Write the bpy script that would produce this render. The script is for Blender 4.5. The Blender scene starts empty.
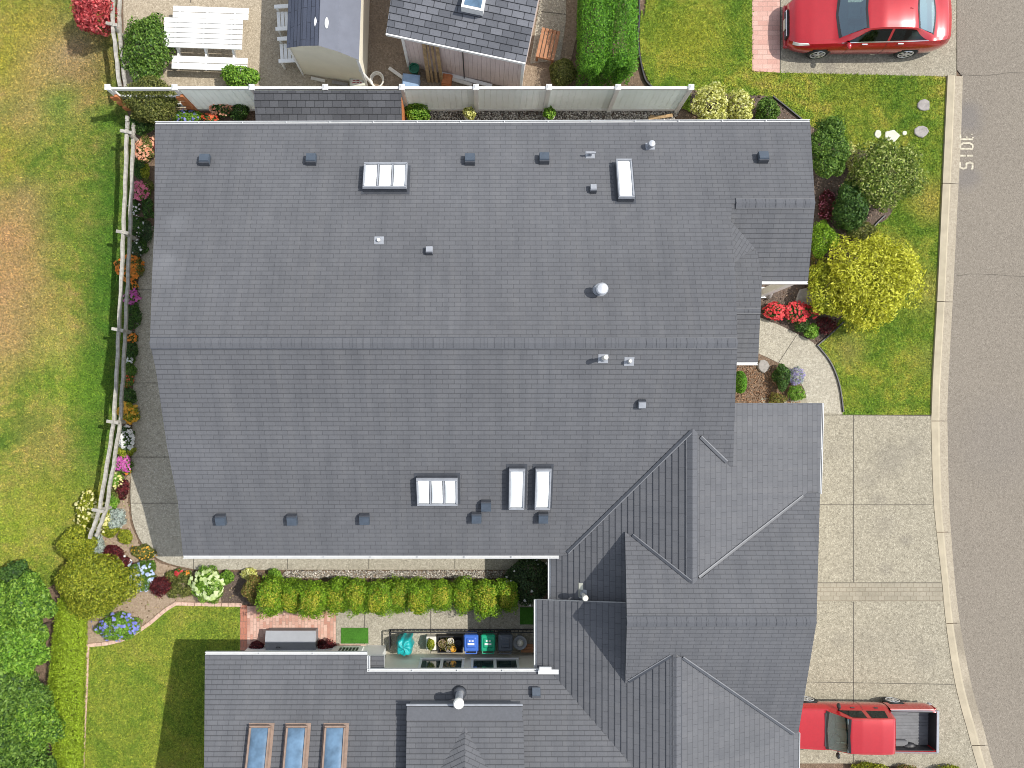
import bpy, math, random
import numpy as np
from mathutils import Vector
from mathutils.geometry import tessellate_polygon
random.seed(7); RNG = np.random.default_rng(7)
scene = bpy.context.scene
C = scene.collection
H, F, NX, NY = 25.0, 800.0, 484.0, 410.0        # camera height (m), focal length (px), ground point below the camera

def G(px, py, h=0.0):
    k = (H - h) / F
    return Vector(((px - NX) * k, -(py - NY) * k, h))

# ------------------------------------------------------------------ materials
def newmat(name):
    m = bpy.data.materials.new(name); m.use_nodes = True
    nt = m.node_tree; b = nt.nodes['Principled BSDF']
    return m, nt, b
def N(nt, typ, **kw):
    n = nt.nodes.new(typ)
    for k, v in kw.items():
        if k in n.inputs: n.inputs[k].default_value = v
        else: setattr(n, k, v)
    return n
def c4(c): return (c[0], c[1], c[2], 1.0)
def ramp(nt, fac, stops):
    r = nt.nodes.new('ShaderNodeValToRGB')
    e = r.color_ramp.elements
    e[0].position, e[0].color = stops[0][0], c4(stops[0][1])
    e[1].position, e[1].color = stops[-1][0], c4(stops[-1][1])
    for p, c in stops[1:-1]:
        x = e.new(p); x.color = c4(c)
    nt.links.new(fac, r.inputs[0]); return r.outputs[0]
def mix(nt, a, b, fac, mode='MIX'):
    n = nt.nodes.new('ShaderNodeMix'); n.data_type = 'RGBA'; n.blend_type = mode
    for v, i in ((fac, 0), (a, 6), (b, 7)):
        if isinstance(v, (int, float)): n.inputs[i].default_value = v
        elif isinstance(v, tuple): n.inputs[i].default_value = c4(v)
        else: nt.links.new(v, n.inputs[i])
    return n.outputs[2]
def pos(nt): return nt.nodes.new('ShaderNodeNewGeometry').outputs['Position']
def objc(nt): return nt.nodes.new('ShaderNodeTexCoord').outputs['Object']
def noise(nt, vec, scale, detail=4, rough=.6, dist=0.):
    n = N(nt, 'ShaderNodeTexNoise', Scale=scale, Detail=detail, Roughness=rough, Distortion=dist)
    nt.links.new(vec, n.inputs['Vector']); return n.outputs['Fac']
def bump(nt, b, h, strength=.4, dist=.02):
    n = N(nt, 'ShaderNodeBump', Strength=strength, Distance=dist)
    nt.links.new(h, n.inputs['Height']); nt.links.new(n.outputs[0], b.inputs['Normal'])
def patch(nt, vec, px, py, r, soft=.5, hz=0.):
    """1 near a ground point, 0 away (a stain, worn spot or painted shadow with a ragged rim)"""
    p = G(px, py, hz)
    d = N(nt, 'ShaderNodeVectorMath', operation='DISTANCE'); d.inputs[1].default_value = p
    nt.links.new(vec, d.inputs[0])
    nz = noise(nt, vec, 1.6, 4, .7)
    ad = N(nt, 'ShaderNodeMath', operation='MULTIPLY_ADD'); nt.links.new(nz, ad.inputs[0]); ad.inputs[1].default_value = r * 1.2
    nt.links.new(d.outputs['Value'], ad.inputs[2])
    mr = N(nt, 'ShaderNodeMapRange'); nt.links.new(ad.outputs[0], mr.inputs[0])
    mr.inputs[1].default_value = r * (1.6 + soft); mr.inputs[2].default_value = r * (1.6 - soft); mr.inputs[3].default_value = 0; mr.inputs[4].default_value = 1
    return mr.outputs[0]
def plain(name, c, rough=.6, metal=0., var=.12, scale=6., bmp=0., coat=0.):
    m, nt, b = newmat(name); v = objc(nt)
    f = noise(nt, v, scale, 5)
    nt.links.new(ramp(nt, f, [(.25, tuple(x * (1 - var) for x in c)), (.75, tuple(min(1, x * (1 + var)) for x in c))]), b.inputs['Base Color'])
    b.inputs['Roughness'].default_value = rough; b.inputs['Metallic'].default_value = metal
    b.inputs['Coat Weight'].default_value = coat; b.inputs['Coat Roughness'].default_value = .05
    if bmp: bump(nt, b, noise(nt, v, scale * 6, 4), bmp, .01)
    return m
def speckle(name, base, dark, light, big=1.2, fine=38., bmp=.4, stains=(), stain_col=None, tint=None):
    """exposed aggregate / asphalt: big soft blotches, fine stones"""
    m, nt, b = newmat(name); v = pos(nt)
    col = mix(nt, ramp(nt, noise(nt, v, big, 5, .65), [(.3, tuple(x * .82 for x in base)), (.7, tuple(x * 1.12 for x in base))]), tint or base, .25)
    vo = N(nt, 'ShaderNodeTexVoronoi', Scale=fine); nt.links.new(v, vo.inputs['Vector'])
    sp = N(nt, 'ShaderNodeSeparateColor'); nt.links.new(vo.outputs['Color'], sp.inputs[0])
    st = ramp(nt, sp.outputs[0], [(0., dark), (.35, base), (.7, base), (1., light)])
    col = mix(nt, col, st, .55)
    f2 = noise(nt, v, fine * .35, 3, .7)
    col = mix(nt, col, ramp(nt, f2, [(.3, dark), (.7, light)]), .28)
    for (x, y, r, w) in stains:
        pm = patch(nt, v, x, y, r)
        mm = N(nt, 'ShaderNodeMath', operation='MULTIPLY'); nt.links.new(pm, mm.inputs[0]); mm.inputs[1].default_value = w
        col = mix(nt, col, stain_col, mm.outputs[0])
    nt.links.new(col, b.inputs['Base Color']); b.inputs['Roughness'].default_value = .9
    bump(nt, b, vo.outputs['Distance'], bmp, .012)
    return m
def bricks(name, c1, c2, mortar, w, hh, rot=0., uv=False, ms=.008, bmp=.5, offset=.5, vec_scale=1., noisec=.35, course=0.):
    m, nt, b = newmat(name)
    if uv: v = nt.nodes.new('ShaderNodeTexCoord').outputs['UV']
    else: v = pos(nt)
    mp = N(nt, 'ShaderNodeMapping'); mp.inputs['Rotation'].default_value = (0, 0, rot); nt.links.new(v, mp.inputs['Vector'])
    t = N(nt, 'ShaderNodeTexBrick'); t.offset = offset
    t.inputs['Scale'].default_value = 1.; t.inputs['Brick Width'].default_value = w; t.inputs['Row Height'].default_value = hh
    t.inputs['Mortar Size'].default_value = ms; t.inputs['Mortar Smooth'].default_value = .3; t.inputs['Bias'].default_value = 0.
    t.inputs['Color1'].default_value = c4(c1); t.inputs['Color2'].default_value = c4(c2); t.inputs['Mortar'].default_value = c4(mortar)
    nt.links.new(mp.outputs[0], t.inputs['Vector'])
    pv = pos(nt)
    col = mix(nt, t.outputs['Color'], ramp(nt, noise(nt, pv, .55, 5, .65), [(.3, (.72,) * 3), (.7, (1.2,) * 3)]), noisec * 1.6, 'MULTIPLY')
    col = mix(nt, col, ramp(nt, noise(nt, pv, 34., 3, .7), [(.3, (.7,) * 3), (.7, (1.35,) * 3)]), noisec * 1.4, 'MULTIPLY')
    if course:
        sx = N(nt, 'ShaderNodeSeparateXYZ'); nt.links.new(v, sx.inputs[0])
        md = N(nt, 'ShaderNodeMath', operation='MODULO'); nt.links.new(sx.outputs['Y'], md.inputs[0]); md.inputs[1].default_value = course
        lt = N(nt, 'ShaderNodeMath', operation='LESS_THAN'); nt.links.new(md.outputs[0], lt.inputs[0]); lt.inputs[1].default_value = .022     # shadow line under each course, put into the colour
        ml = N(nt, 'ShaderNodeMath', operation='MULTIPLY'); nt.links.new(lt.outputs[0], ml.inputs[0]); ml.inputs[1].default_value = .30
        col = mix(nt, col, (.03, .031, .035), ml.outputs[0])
        mp2 = N(nt, 'ShaderNodeMapping'); mp2.inputs['Scale'].default_value = (2.2, .22, 1); nt.links.new(v, mp2.inputs['Vector'])
        col = mix(nt, col, ramp(nt, noise(nt, mp2.outputs[0], 1.3, 5, .7), [(.32, (.84, .85, .86)), (.5, (1., 1., 1.)), (.72, (1.16, 1.14, 1.10))]), .8, 'MULTIPLY')
        col = mix(nt, col, ramp(nt, noise(nt, pv, .22, 4, .6), [(.35, (.90,) * 3), (.65, (1.08,) * 3)]), .9, 'MULTIPLY')
    if course:
        for (x, y, z, r) in ((160, 264, 4.2, .22), (170, 276, 4.3, .28), (178, 225, 3.8, .22), (172, 262, 4.2, .16)):
            pm = patch(nt, pv, x, y, r, .9, z); mm = N(nt, 'ShaderNodeMath', operation='MULTIPLY'); nt.links.new(pm, mm.inputs[0]); mm.inputs[1].default_value = .13
            col = mix(nt, col, (.30, .31, .33), mm.outputs[0])
    nt.links.new(col, b.inputs['Base Color']); b.inputs['Roughness'].default_value = .88
    inv = N(nt, 'ShaderNodeMath', operation='SUBTRACT'); inv.inputs[0].default_value = 1.; nt.links.new(t.outputs['Fac'], inv.inputs[1])
    bump(nt, b, inv.outputs[0], bmp, .012)
    return m
def leafmat(name, cols, transl=.25, rough=.55):
    m, nt, b = newmat(name)
    g = nt.nodes.new('ShaderNodeNewGeometry')
    st = [(i / (len(cols) - 1), c) for i, c in enumerate(cols)]
    col = ramp(nt, g.outputs['Random Per Island'], st)
    nz = noise(nt, g.outputs['Position'], 5., 3)
    col = mix(nt, col, ramp(nt, nz, [(.3, (.75,) * 3), (.7, (1.25,) * 3)]), .8, 'MULTIPLY')
    nt.links.new(col, b.inputs['Base Color']); b.inputs['Roughness'].default_value = rough
    b.inputs['Specular IOR Level'].default_value = .35
    tr = nt.nodes.new('ShaderNodeBsdfTranslucent'); nt.links.new(col, tr.inputs['Color'])
    mx = N(nt, 'ShaderNodeMixShader'); mx.inputs[0].default_value = transl
    out = nt.nodes['Material Output']
    nt.links.new(b.outputs[0], mx.inputs[1]); nt.links.new(tr.outputs[0], mx.inputs[2]); nt.links.new(mx.outputs[0], out.inputs['Surface'])
    return m
def carglass(name, tint, refl):
    m, nt, b = newmat(name); tr = nt.nodes.new('ShaderNodeBsdfTransparent'); tr.inputs['Color'].default_value = c4(tint)
    gl = nt.nodes.new('ShaderNodeBsdfGlossy'); gl.inputs['Roughness'].default_value = .03; gl.inputs['Color'].default_value = (.8, .95, 1., 1)
    lw = N(nt, 'ShaderNodeLayerWeight', Blend=.35); ad = N(nt, 'ShaderNodeMath', operation='MULTIPLY_ADD'); nt.links.new(lw.outputs['Fresnel'], ad.inputs[0]); ad.inputs[1].default_value = .8; ad.inputs[2].default_value = refl
    mx = nt.nodes.new('ShaderNodeMixShader'); nt.links.new(ad.outputs[0], mx.inputs[0]); nt.links.new(tr.outputs[0], mx.inputs[1]); nt.links.new(gl.outputs[0], mx.inputs[2]); nt.links.new(mx.outputs[0], nt.nodes['Material Output'].inputs['Surface']); return m
def vinylmat(name, c):
    m, nt, b = newmat(name); v = objc(nt); col = ramp(nt, noise(nt, v, 1.5, 4), [(.3, tuple(x * .94 for x in c)), (.7, c)])
    nt.links.new(col, b.inputs['Base Color']); b.inputs['Roughness'].default_value = .4
    tr = nt.nodes.new('ShaderNodeBsdfTranslucent'); nt.links.new(col, tr.inputs['Color']); mx = N(nt, 'ShaderNodeMixShader'); mx.inputs[0].default_value = .62
    nt.links.new(b.outputs[0], mx.inputs[1]); nt.links.new(tr.outputs[0], mx.inputs[2]); nt.links.new(mx.outputs[0], nt.nodes['Material Output'].inputs['Surface']); return m
def glassy(name, c, rough=.06):
    m, nt, b = newmat(name); v = objc(nt)
    nt.links.new(ramp(nt, noise(nt, v, 2.2, 3), [(.3, tuple(x * .6 for x in c)), (.7, tuple(min(1, x * 1.4) for x in c))]), b.inputs['Base Color'])
    b.inputs['Roughness'].default_value = rough; b.inputs['Specular IOR Level'].default_value = .5; b.inputs['Coat Weight'].default_value = .15
    b.inputs['Coat Roughness'].default_value = .02
    return m
def grassmat(name, stops, patches=(), transl=0., fine=22., isl=False, big=.55):
    m, nt, b = newmat(name); v = pos(nt)
    n1 = noise(nt, v, big, 6, .68, .6); n2 = noise(nt, v, fine, 3, .7); n3 = noise(nt, v, 3.2, 5, .7)
    a = N(nt, 'ShaderNodeMath', operation='MULTIPLY_ADD'); nt.links.new(n3, a.inputs[0]); a.inputs[1].default_value = .45; nt.links.new(n1, a.inputs[2])
    s = N(nt, 'ShaderNodeMath', operation='SUBTRACT'); nt.links.new(a.outputs[0], s.inputs[0]); s.inputs[1].default_value = .22
    col = ramp(nt, s.outputs[0], stops)
    for (x, y, r, w, c) in patches:
        pm = patch(nt, v, x, y, r, .9)
        mm = N(nt, 'ShaderNodeMath', operation='MULTIPLY'); nt.links.new(pm, mm.inputs[0]); mm.inputs[1].default_value = w
        col = mix(nt, col, c, mm.outputs[0])
    col = mix(nt, col, ramp(nt, n2, [(.25, (.55,) * 3), (.75, (1.5,) * 3)]), .8, 'MULTIPLY')
    if isl:
        g = nt.nodes.new('ShaderNodeNewGeometry')
        col = mix(nt, col, ramp(nt, g.outputs['Random Per Island'], [(0, (.38, .45, .35)), (.55, (.95, .95, .95)), (1., (1.9, 1.65, 1.3))]), .9, 'MULTIPLY')
    nt.links.new(col, b.inputs['Base Color']); b.inputs['Roughness'].default_value = .8; b.inputs['Specular IOR Level'].default_value = .2
    if not isl: bump(nt, b, n2, .7, .03)
    return m

# ------------------------------------------------------------------ object helpers
def tag(o, label=None, cat=None, group=None, kind=None):
    if label: o['label'] = label
    if cat: o['category'] = cat
    if group: o['group'] = group
    if kind: o['kind'] = kind
    return o
def thing(name, label, cat, loc=(0, 0, 0), rz=0., group=None):
    o = bpy.data.objects.new(name, None); C.objects.link(o); o.empty_display_size = .2
    o.location = loc; o.rotation_euler = (0, 0, rz)
    return tag(o, label, cat, group)
def base_of(o):
    v = Vector((0, 0, 0))
    while o is not None: v += o.location; o = o.parent
    return v
def mesh_obj(name, V, Fc, mat, parent=None, local=False, smooth=False, uv=None, sharp=None):
    V = np.asarray(V, dtype=float).reshape(-1, 3)
    if parent is not None and not local: V = V - np.array(base_of(parent))
    me = bpy.data.meshes.new(name); me.from_pydata(V.tolist(), [], [tuple(f) for f in Fc])
    if uv is not None:
        l = me.uv_layers.new(name='UVMap'); l.data.foreach_set('uv', np.asarray(uv, dtype=np.float32).ravel())
    if mat: me.materials.append(mat)
    if smooth:
        me.polygons.foreach_set('use_smooth', [True] * len(me.polygons))
        if sharp: me.set_sharp_from_angle(angle=sharp)
    me.update()
    o = bpy.data.objects.new(name, me); C.objects.link(o)
    if parent is not None: o.parent = parent
    return o
class MB:
    def __init__(s): s.v = []; s.f = []
    def add(s, V, Fc):
        n = len(s.v); s.v += [tuple(p) for p in V]; s.f += [tuple(i + n for i in f) for f in Fc]; return s
    def hexa(s, P):
        return s.add(P, [(3, 2, 1, 0), (4, 5, 6, 7), (0, 1, 5, 4), (1, 2, 6, 5), (2, 3, 7, 6), (3, 0, 4, 7)])
    def box(s, c, d, rz=0., taper=1., bev=0.):
        """c = centre of the base, d = sizes; bev cuts the corners and the upper edge"""
        cx, cy, cz = c; a, b, h = d[0] / 2, d[1] / 2, d[2]
        co, si = math.cos(rz), math.sin(rz)
        def ring(a, b, z, e):
            e = min(e, a * .9, b * .9)
            pts = [(-a + e, -b), (a - e, -b), (a, -b + e), (a, b - e), (a - e, b), (-a + e, b), (-a, b - e), (-a, -b + e)] if e > 0 else [(-a, -b), (a, -b), (a, b), (-a, b)]
            return [(cx + x * co - y * si, cy + x * si + y * co, cz + z) for x, y in pts]
        if bev > 0:
            R = [ring(a, b, 0, bev), ring(a * taper, b * taper, h - bev, bev), ring(a * taper - bev, b * taper - bev, h, bev * .5)]
        else: R = [ring(a, b, 0, 0), ring(a * taper, b * taper, h, 0)]
        n = len(R[0]); V = [p for r in R for p in r]; Fc = [tuple(range(n - 1, -1, -1))]
        for k in range(len(R) - 1):
            for i in range(n):
                j = (i + 1) % n; Fc.append((k * n + i, k * n + j, (k + 1) * n + j, (k + 1) * n + i))
        Fc.append(tuple((len(R) - 1) * n + i for i in range(n)))
        return s.add(V, Fc)
    def beam(s, p, q, w, h, up=(0, 0, 1)):
        p, q = Vector(p), Vector(q); d = (q - p).normalized(); u = Vector(up)
        if abs(d.dot(u)) > .95: u = Vector((0, 1, 0))
        a = d.cross(u).normalized(); b = a.cross(d).normalized()
        o = [(-w / 2, -h / 2), (w / 2, -h / 2), (w / 2, h / 2), (-w / 2, h / 2)]
        return s.hexa([p + a * x + b * y for x, y in o] + [q + a * x + b * y for x, y in o])
    def cyl(s, p, q, r0, r1=None, n=12, cap=True):
        r1 = r0 if r1 is None else r1
        p, q = Vector(p), Vector(q); d = (q - p).normalized(); u = Vector((0, 0, 1)) if abs(d.z) < .9 else Vector((1, 0, 0))
        a = d.cross(u).normalized(); b = d.cross(a)
        V = []
        for P, r in ((p, r0), (q, r1)):
            for i in range(n):
                t = 2 * math.pi * i / n; V.append(P + a * (r * math.cos(t)) + b * (r * math.sin(t)))
        Fc = [(i, (i + 1) % n, n + (i + 1) % n, n + i) for i in range(n)]
        if cap: Fc += [tuple(range(n - 1, -1, -1)), tuple(range(n, 2 * n))]
        return s.add(V, Fc)
    def lathe(s, c, prof, n=16, axis='z'):
        """prof: list of (radius, height)"""
        V = []; Fc = []
        for r, z in prof:
            for i in range(n):
                t = 2 * math.pi * i / n; x, y = r * math.cos(t), r * math.sin(t)
                V.append((c[0] + x, c[1] + y, c[2] + z) if axis == 'z' else (c[0] + x, c[1] + z, c[2] + y))
        for k in range(len(prof) - 1):
            for i in range(n):
                j = (i + 1) % n; Fc.append((k * n + i, k * n + j, (k + 1) * n + j, (k + 1) * n + i))
        Fc.append(tuple(range(n - 1, -1, -1))); Fc.append(tuple((len(prof) - 1) * n + i for i in range(n)))
        return s.add(V, Fc)
    def tube(s, P, r, n=8):
        for a, b in zip(P[:-1], P[1:]): s.cyl(a, b, r, r, n)
        return s
    def prism(s, pts, z0, z1):
        n = len(pts)
        V = [(p[0], p[1], z0) for p in pts] + [(p[0], p[1], z1) for p in pts]
        return s.add(V, [tuple(range(n - 1, -1, -1)), tuple(range(n, 2 * n))] + [(i, (i + 1) % n, n + (i + 1) % n, n + i) for i in range(n)])
    def blob(s, c, r, seed=0, n=10, amp=.18):
        rg = np.random.default_rng(seed); V = []; Fc = []
        ph = rg.uniform(0, 6, 6)
        for k in range(n + 1):
            th = math.pi * k / n
            for i in range(2 * n):
                a = math.pi * i / n
                q = 1 + amp * (math.sin(2 * a + ph[0]) * math.sin(th) + .6 * math.sin(3 * a + ph[1] + 2 * th) * math.sin(th) + .5 * math.cos(3 * th + ph[2]))
                V.append((c[0] + r[0] * q * math.sin(th) * math.cos(a), c[1] + r[1] * q * math.sin(th) * math.sin(a), c[2] + r[2] * q * math.cos(th)))
        m = 2 * n
        for k in range(n):
            for i in range(m): Fc.append((k * m + i, (k + 1) * m + i, (k + 1) * m + (i + 1) % m, k * m + (i + 1) % m))
        return s.add(V, Fc)
    def build(s, name, mat, parent=None, local=False, smooth=False, sharp=None):
        return mesh_obj(name, s.v, s.f, mat, parent, local, smooth, None, sharp)
def copy_tree(o, parent=None):
    c = o.copy(); C.objects.link(c)
    if parent is not None: c.parent = parent
    for ch in list(o.children): copy_tree(ch, c)
    return c
def sheet(name, pts, z, mat, kind='structure', skirt=.0):
    """flat ground sheet from picture points on the ground; skirt > 0 gives it a real edge"""
    P = [G(x, y) for x, y in pts]
    mb = MB()
    if skirt: mb.prism([(p.x, p.y) for p in P][::-1], z - skirt, z)
    else: mb.add([(p.x, p.y, z) for p in P], [tuple(range(len(P)))])
    o = mb.build(name, mat); o['kind'] = kind
    # make sure it faces up
    if not skirt and o.data.polygons[0].normal.z < 0: o.data.flip_normals()
    return o
def smooth_line(pts, n=6):
    """Catmull-Rom through picture points"""
    out = []; P = [np.array(p, float) for p in pts]
    for i in range(len(P) - 1):
        a, b, c, d = P[max(i - 1, 0)], P[i], P[i + 1], P[min(i + 2, len(P) - 1)]
        for k in range(n):
            t = k / n
            out.append(tuple(.5 * (2 * b + (c - a) * t + (2 * a - 5 * b + 4 * c - d) * t * t + (-a + 3 * b - 3 * c + d) * t ** 3)))
    out.append(tuple(P[-1])); return out

# ------------------------------------------------------------------ palette
M = {}
M['white'] = plain('white_paint', (.76, .76, .74), .45, var=.06, scale=3)
M['vinyl'] = vinylmat('white_vinyl', (.88, .91, .89))
M['siding'] = plain('cream_siding', (.84, .79, .66), .7, var=.06, scale=2)
M['gutter'] = plain('gutter_white', (.52, .53, .53), .4, var=.08, scale=4)
M['rail'] = plain('weathered_rail', (.33, .315, .275), .85, var=.4, scale=9, bmp=.4)
M['cedar'] = plain('orange_cedar', (.48, .17, .06), .7, var=.3, scale=10, bmp=.3)
M['plank'] = plain('old_planks', (.33, .22, .11), .85, var=.45, scale=9, bmp=.4)
M['slat'] = plain('brown_slats', (.33, .15, .07), .6, var=.25, scale=7)
M['pinkwall'] = plain('pinkish_board', (.62, .51, .48), .8, var=.08, scale=2)
M['shedwall'] = plain('cream_shed_wall', (.74, .69, .55), .8, var=.06, scale=2, bmp=.1)
M['black'] = plain('black_metal', (.02, .02, .022), .5)
M['darkgrey'] = plain('dark_flashing', (.05, .055, .065), .5, var=.2)
M['ventm'] = plain('slate_vent', (.055, .072, .095), .45, var=.15, scale=8)
M['lightvent'] = plain('pale_metal', (.27, .285, .31), .5, var=.15)
M['galv'] = plain('galvanised', (.42, .44, .47), .45, .3, var=.2)
M['pane'] = plain('milky_pane', (.84, .87, .86), .12, var=.03, coat=.6)
M['paneblue'] = glassy('blue_pane', (.10, .17, .25), .08)
M['brownframe'] = plain('brown_frame', (.24, .17, .13), .6, var=.2)
M['winglass'] = glassy('dark_window', (.03, .05, .05))
M['greybox'] = plain('grey_resin', (.30, .31, .33), .5, var=.06)
M['darkgreybox'] = plain('dark_grey_resin', (.16, .165, .175), .55, var=.08)
M['teal'] = plain('teal_tarp', (.01, .33, .34), .45, var=.35, scale=7, bmp=.5)
M['bin_blue'] = plain('blue_plastic', (.045, .13, .48), .4, var=.1)
M['bin_green'] = plain('green_plastic', (.01, .30, .16), .4, var=.1)
M['bin_grey'] = plain('charcoal_plastic', (.075, .085, .105), .45, var=.1)
M['turf'] = grassmat('green_mat', [(.3, (.035, .12, .012)), (.7, (.06, .19, .02))], fine=40.)
M['soil'] = speckle('bark_mulch', (.13, .085, .052), (.045, .028, .018), (.27, .19, .13), 1.5, 30., .9)
M['sand_soil'] = speckle('dry_soil', (.29, .215, .145), (.15, .10, .065), (.42, .34, .25), 1.6, 30., .7)
M['darksoil'] = speckle('dark_mulch', (.085, .06, .045), (.03, .022, .016), (.21, .155, .12), 2., 30., .9)
M['aggr'] = speckle('exposed_aggregate', (.25, .225, .165), (.085, .074, .053), (.50, .46, .36), .9, 34., .5,
                    stains=((890, 460, .45, .34), (912, 447, .3, .3), (878, 500, .25, .3), (905, 540, .18, .35), (835, 450, .3, .2), (870, 640, .5, .14), (925, 660, .3, .2), (838, 640, .25, .2), (905, 722, .3, .3), (800, 62, .3, .3), (830, 66, .2, .35), (868, 480, .3, .22), (885, 525, .35, .2), (885, 568, .2, .25), (900, 640, .5, .1)), stain_col=(.14, .125, .105))
M['aggr_path'] = speckle('path_aggregate', (.31, .285, .22), (.125, .11, .085), (.56, .52, .43), 1.1, 36., .5)
M['patio'] = speckle('tan_aggregate', (.33, .275, .195), (.14, .11, .07), (.58, .50, .38), 1., 36., .35)
M['browngravel'] = speckle('brown_gravel', (.22, .165, .11), (.09, .065, .04), (.38, .30, .22), 1.2, 26., .8)
M['concrete'] = plain('kerb_concrete', (.35, .305, .22), .9, var=.16, scale=2.5, bmp=.2)
M['gutterpan'] = speckle('gutter_concrete', (.31, .27, .20), (.2, .165, .12), (.42, .37, .29), .8, 30., .2, stains=((962, 640, .5, .5), (975, 700, .6, .45)), stain_col=(.14, .12, .09))
M['asphalt'] = speckle('grey_asphalt', (.186, .161, .128), (.095, .081, .063), (.29, .257, .21), .35, 36., .5,
                       stains=((967, 118, .45, .5), (967, 178, .35, .45), (1000, 440, 1.2, .15)), stain_col=(.12, .112, .112), tint=(.184, .158, .125))
M['joint'] = plain('joint_dark', (.09, .08, .065), .95)
M['pinkpaver'] = bricks('pink_pavers', (.46, .26, .21), (.54, .34, .28), (.33, .22, .18), .30, .15, ms=.006)
M['patiobrick'] = bricks('brick_patio', (.44, .22, .16), (.60, .40, .32), (.34, .24, .19), .20, .10, rot=math.pi / 2, ms=.006)
M['redbrick'] = bricks('red_brick_border', (.36, .13, .08), (.42, .18, .12), (.2, .13, .1), .1, .2, ms=.006)
M['paverband'] = bricks('tan_paver_band', (.24, .215, .16), (.285, .255, .195), (.20, .17, .12), .20, .135, ms=.010)
M['edging'] = plain('edging_brick', (.52, .36, .28), .85, var=.3, scale=11, bmp=.3)
RC = ((.092, .095, .103), (.103, .106, .114))
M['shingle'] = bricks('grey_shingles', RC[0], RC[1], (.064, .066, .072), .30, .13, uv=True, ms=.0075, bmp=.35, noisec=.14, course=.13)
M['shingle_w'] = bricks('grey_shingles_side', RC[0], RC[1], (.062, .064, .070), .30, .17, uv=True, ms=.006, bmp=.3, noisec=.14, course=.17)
M['shingle_big'] = bricks('grey_laminate_shingles', (.075, .080, .092), (.150, .156, .174), (.036, .038, .044), .34, .18, uv=True, ms=.012, bmp=.5, noisec=.3)
M['ridge'] = bricks('ridge_shingles', (.088, .092, .102), (.099, .103, .113), (.064, .066, .073), .17, 10., uv=True, ms=.006, bmp=.2, offset=0., noisec=.16)
M['shingle_lean'] = bricks('dark_lean_to_shingles', (.048, .050, .056), (.075, .078, .086), (.028, .03, .034), .26, .19, uv=True, ms=.010, bmp=.5, noisec=.3)
M['ridge_plain'] = plain('ridge_strip', (.094, .098, .108), .88, var=.12, scale=14)
M['shedroof_l'] = plain('shed_roof_pale', (.110, .120, .150), .7, var=.10, scale=4, bmp=.1)
M['ventgrey'] = plain('grey_rail_cap', (.16, .15, .16), .5)
M['rolled'] = plain('rolled_valley_edge', (.17, .175, .185), .6)
M['shedroof_d'] = bricks('shed_roof_slate', (.045, .055, .082), (.06, .07, .10), (.025, .03, .045), .9, .13, uv=True, ms=.01)
M['red'] = plain('red_car_paint', (.41, .011, .017), .24, .25, var=.05, coat=1.)
M['autoglass'] = carglass('car_glass', (.42, .72, .74), .26)
M['cabin'] = plain('cabin_trim', (.13, .15, .15), .7, var=.2); M['seatcloth'] = plain('seat_cloth', (.30, .33, .32), .85, var=.2)
M['sideglass'] = carglass('car_side_glass', (.07, .10, .095), .01)
M['tyre'] = plain('tyre_rubber', (.018, .018, .018), .85)
M['rim'] = plain('alloy_rim', (.62, .63, .65), .3, .7)
M['chrome'] = plain('chrome_trim', (.75, .75, .77), .15, .9)
M['lamp'] = plain('lamp_lens', (.75, .74, .70), .08, coat=1.)
M['taillamp'] = plain('tail_lens', (.25, .01, .01), .1, coat=1.)
M['bedgrey'] = plain('grey_bed_liner', (.13, .133, .138), .6, var=.2)
M['stone'] = plain('grey_stone', (.27, .25, .23), .85, var=.35, scale=8, bmp=.4)
M['palestone'] = plain('pale_stone', (.52, .52, .43), .8, var=.1, scale=8, bmp=.3)
M['terracotta'] = plain('terracotta_pot', (.40, .17, .09), .8, var=.2)
M['whitepot'] = plain('white_pot', (.65, .62, .55), .6, var=.1)
M['greenpot'] = plain('green_pot', (.015, .13, .075), .5)
M['bluetarp'] = plain('pale_blue_tub', (.23, .33, .47), .5, var=.15)
M['bark'] = plain('bark', (.10, .07, .05), .9, var=.3, scale=14, bmp=.5)
M['roadpaint'] = plain('worn_road_paint', (.42, .38, .29), .85, var=.45, scale=14)
M['signred'] = plain('dark_red_print', (.30, .04, .04), .7)

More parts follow.
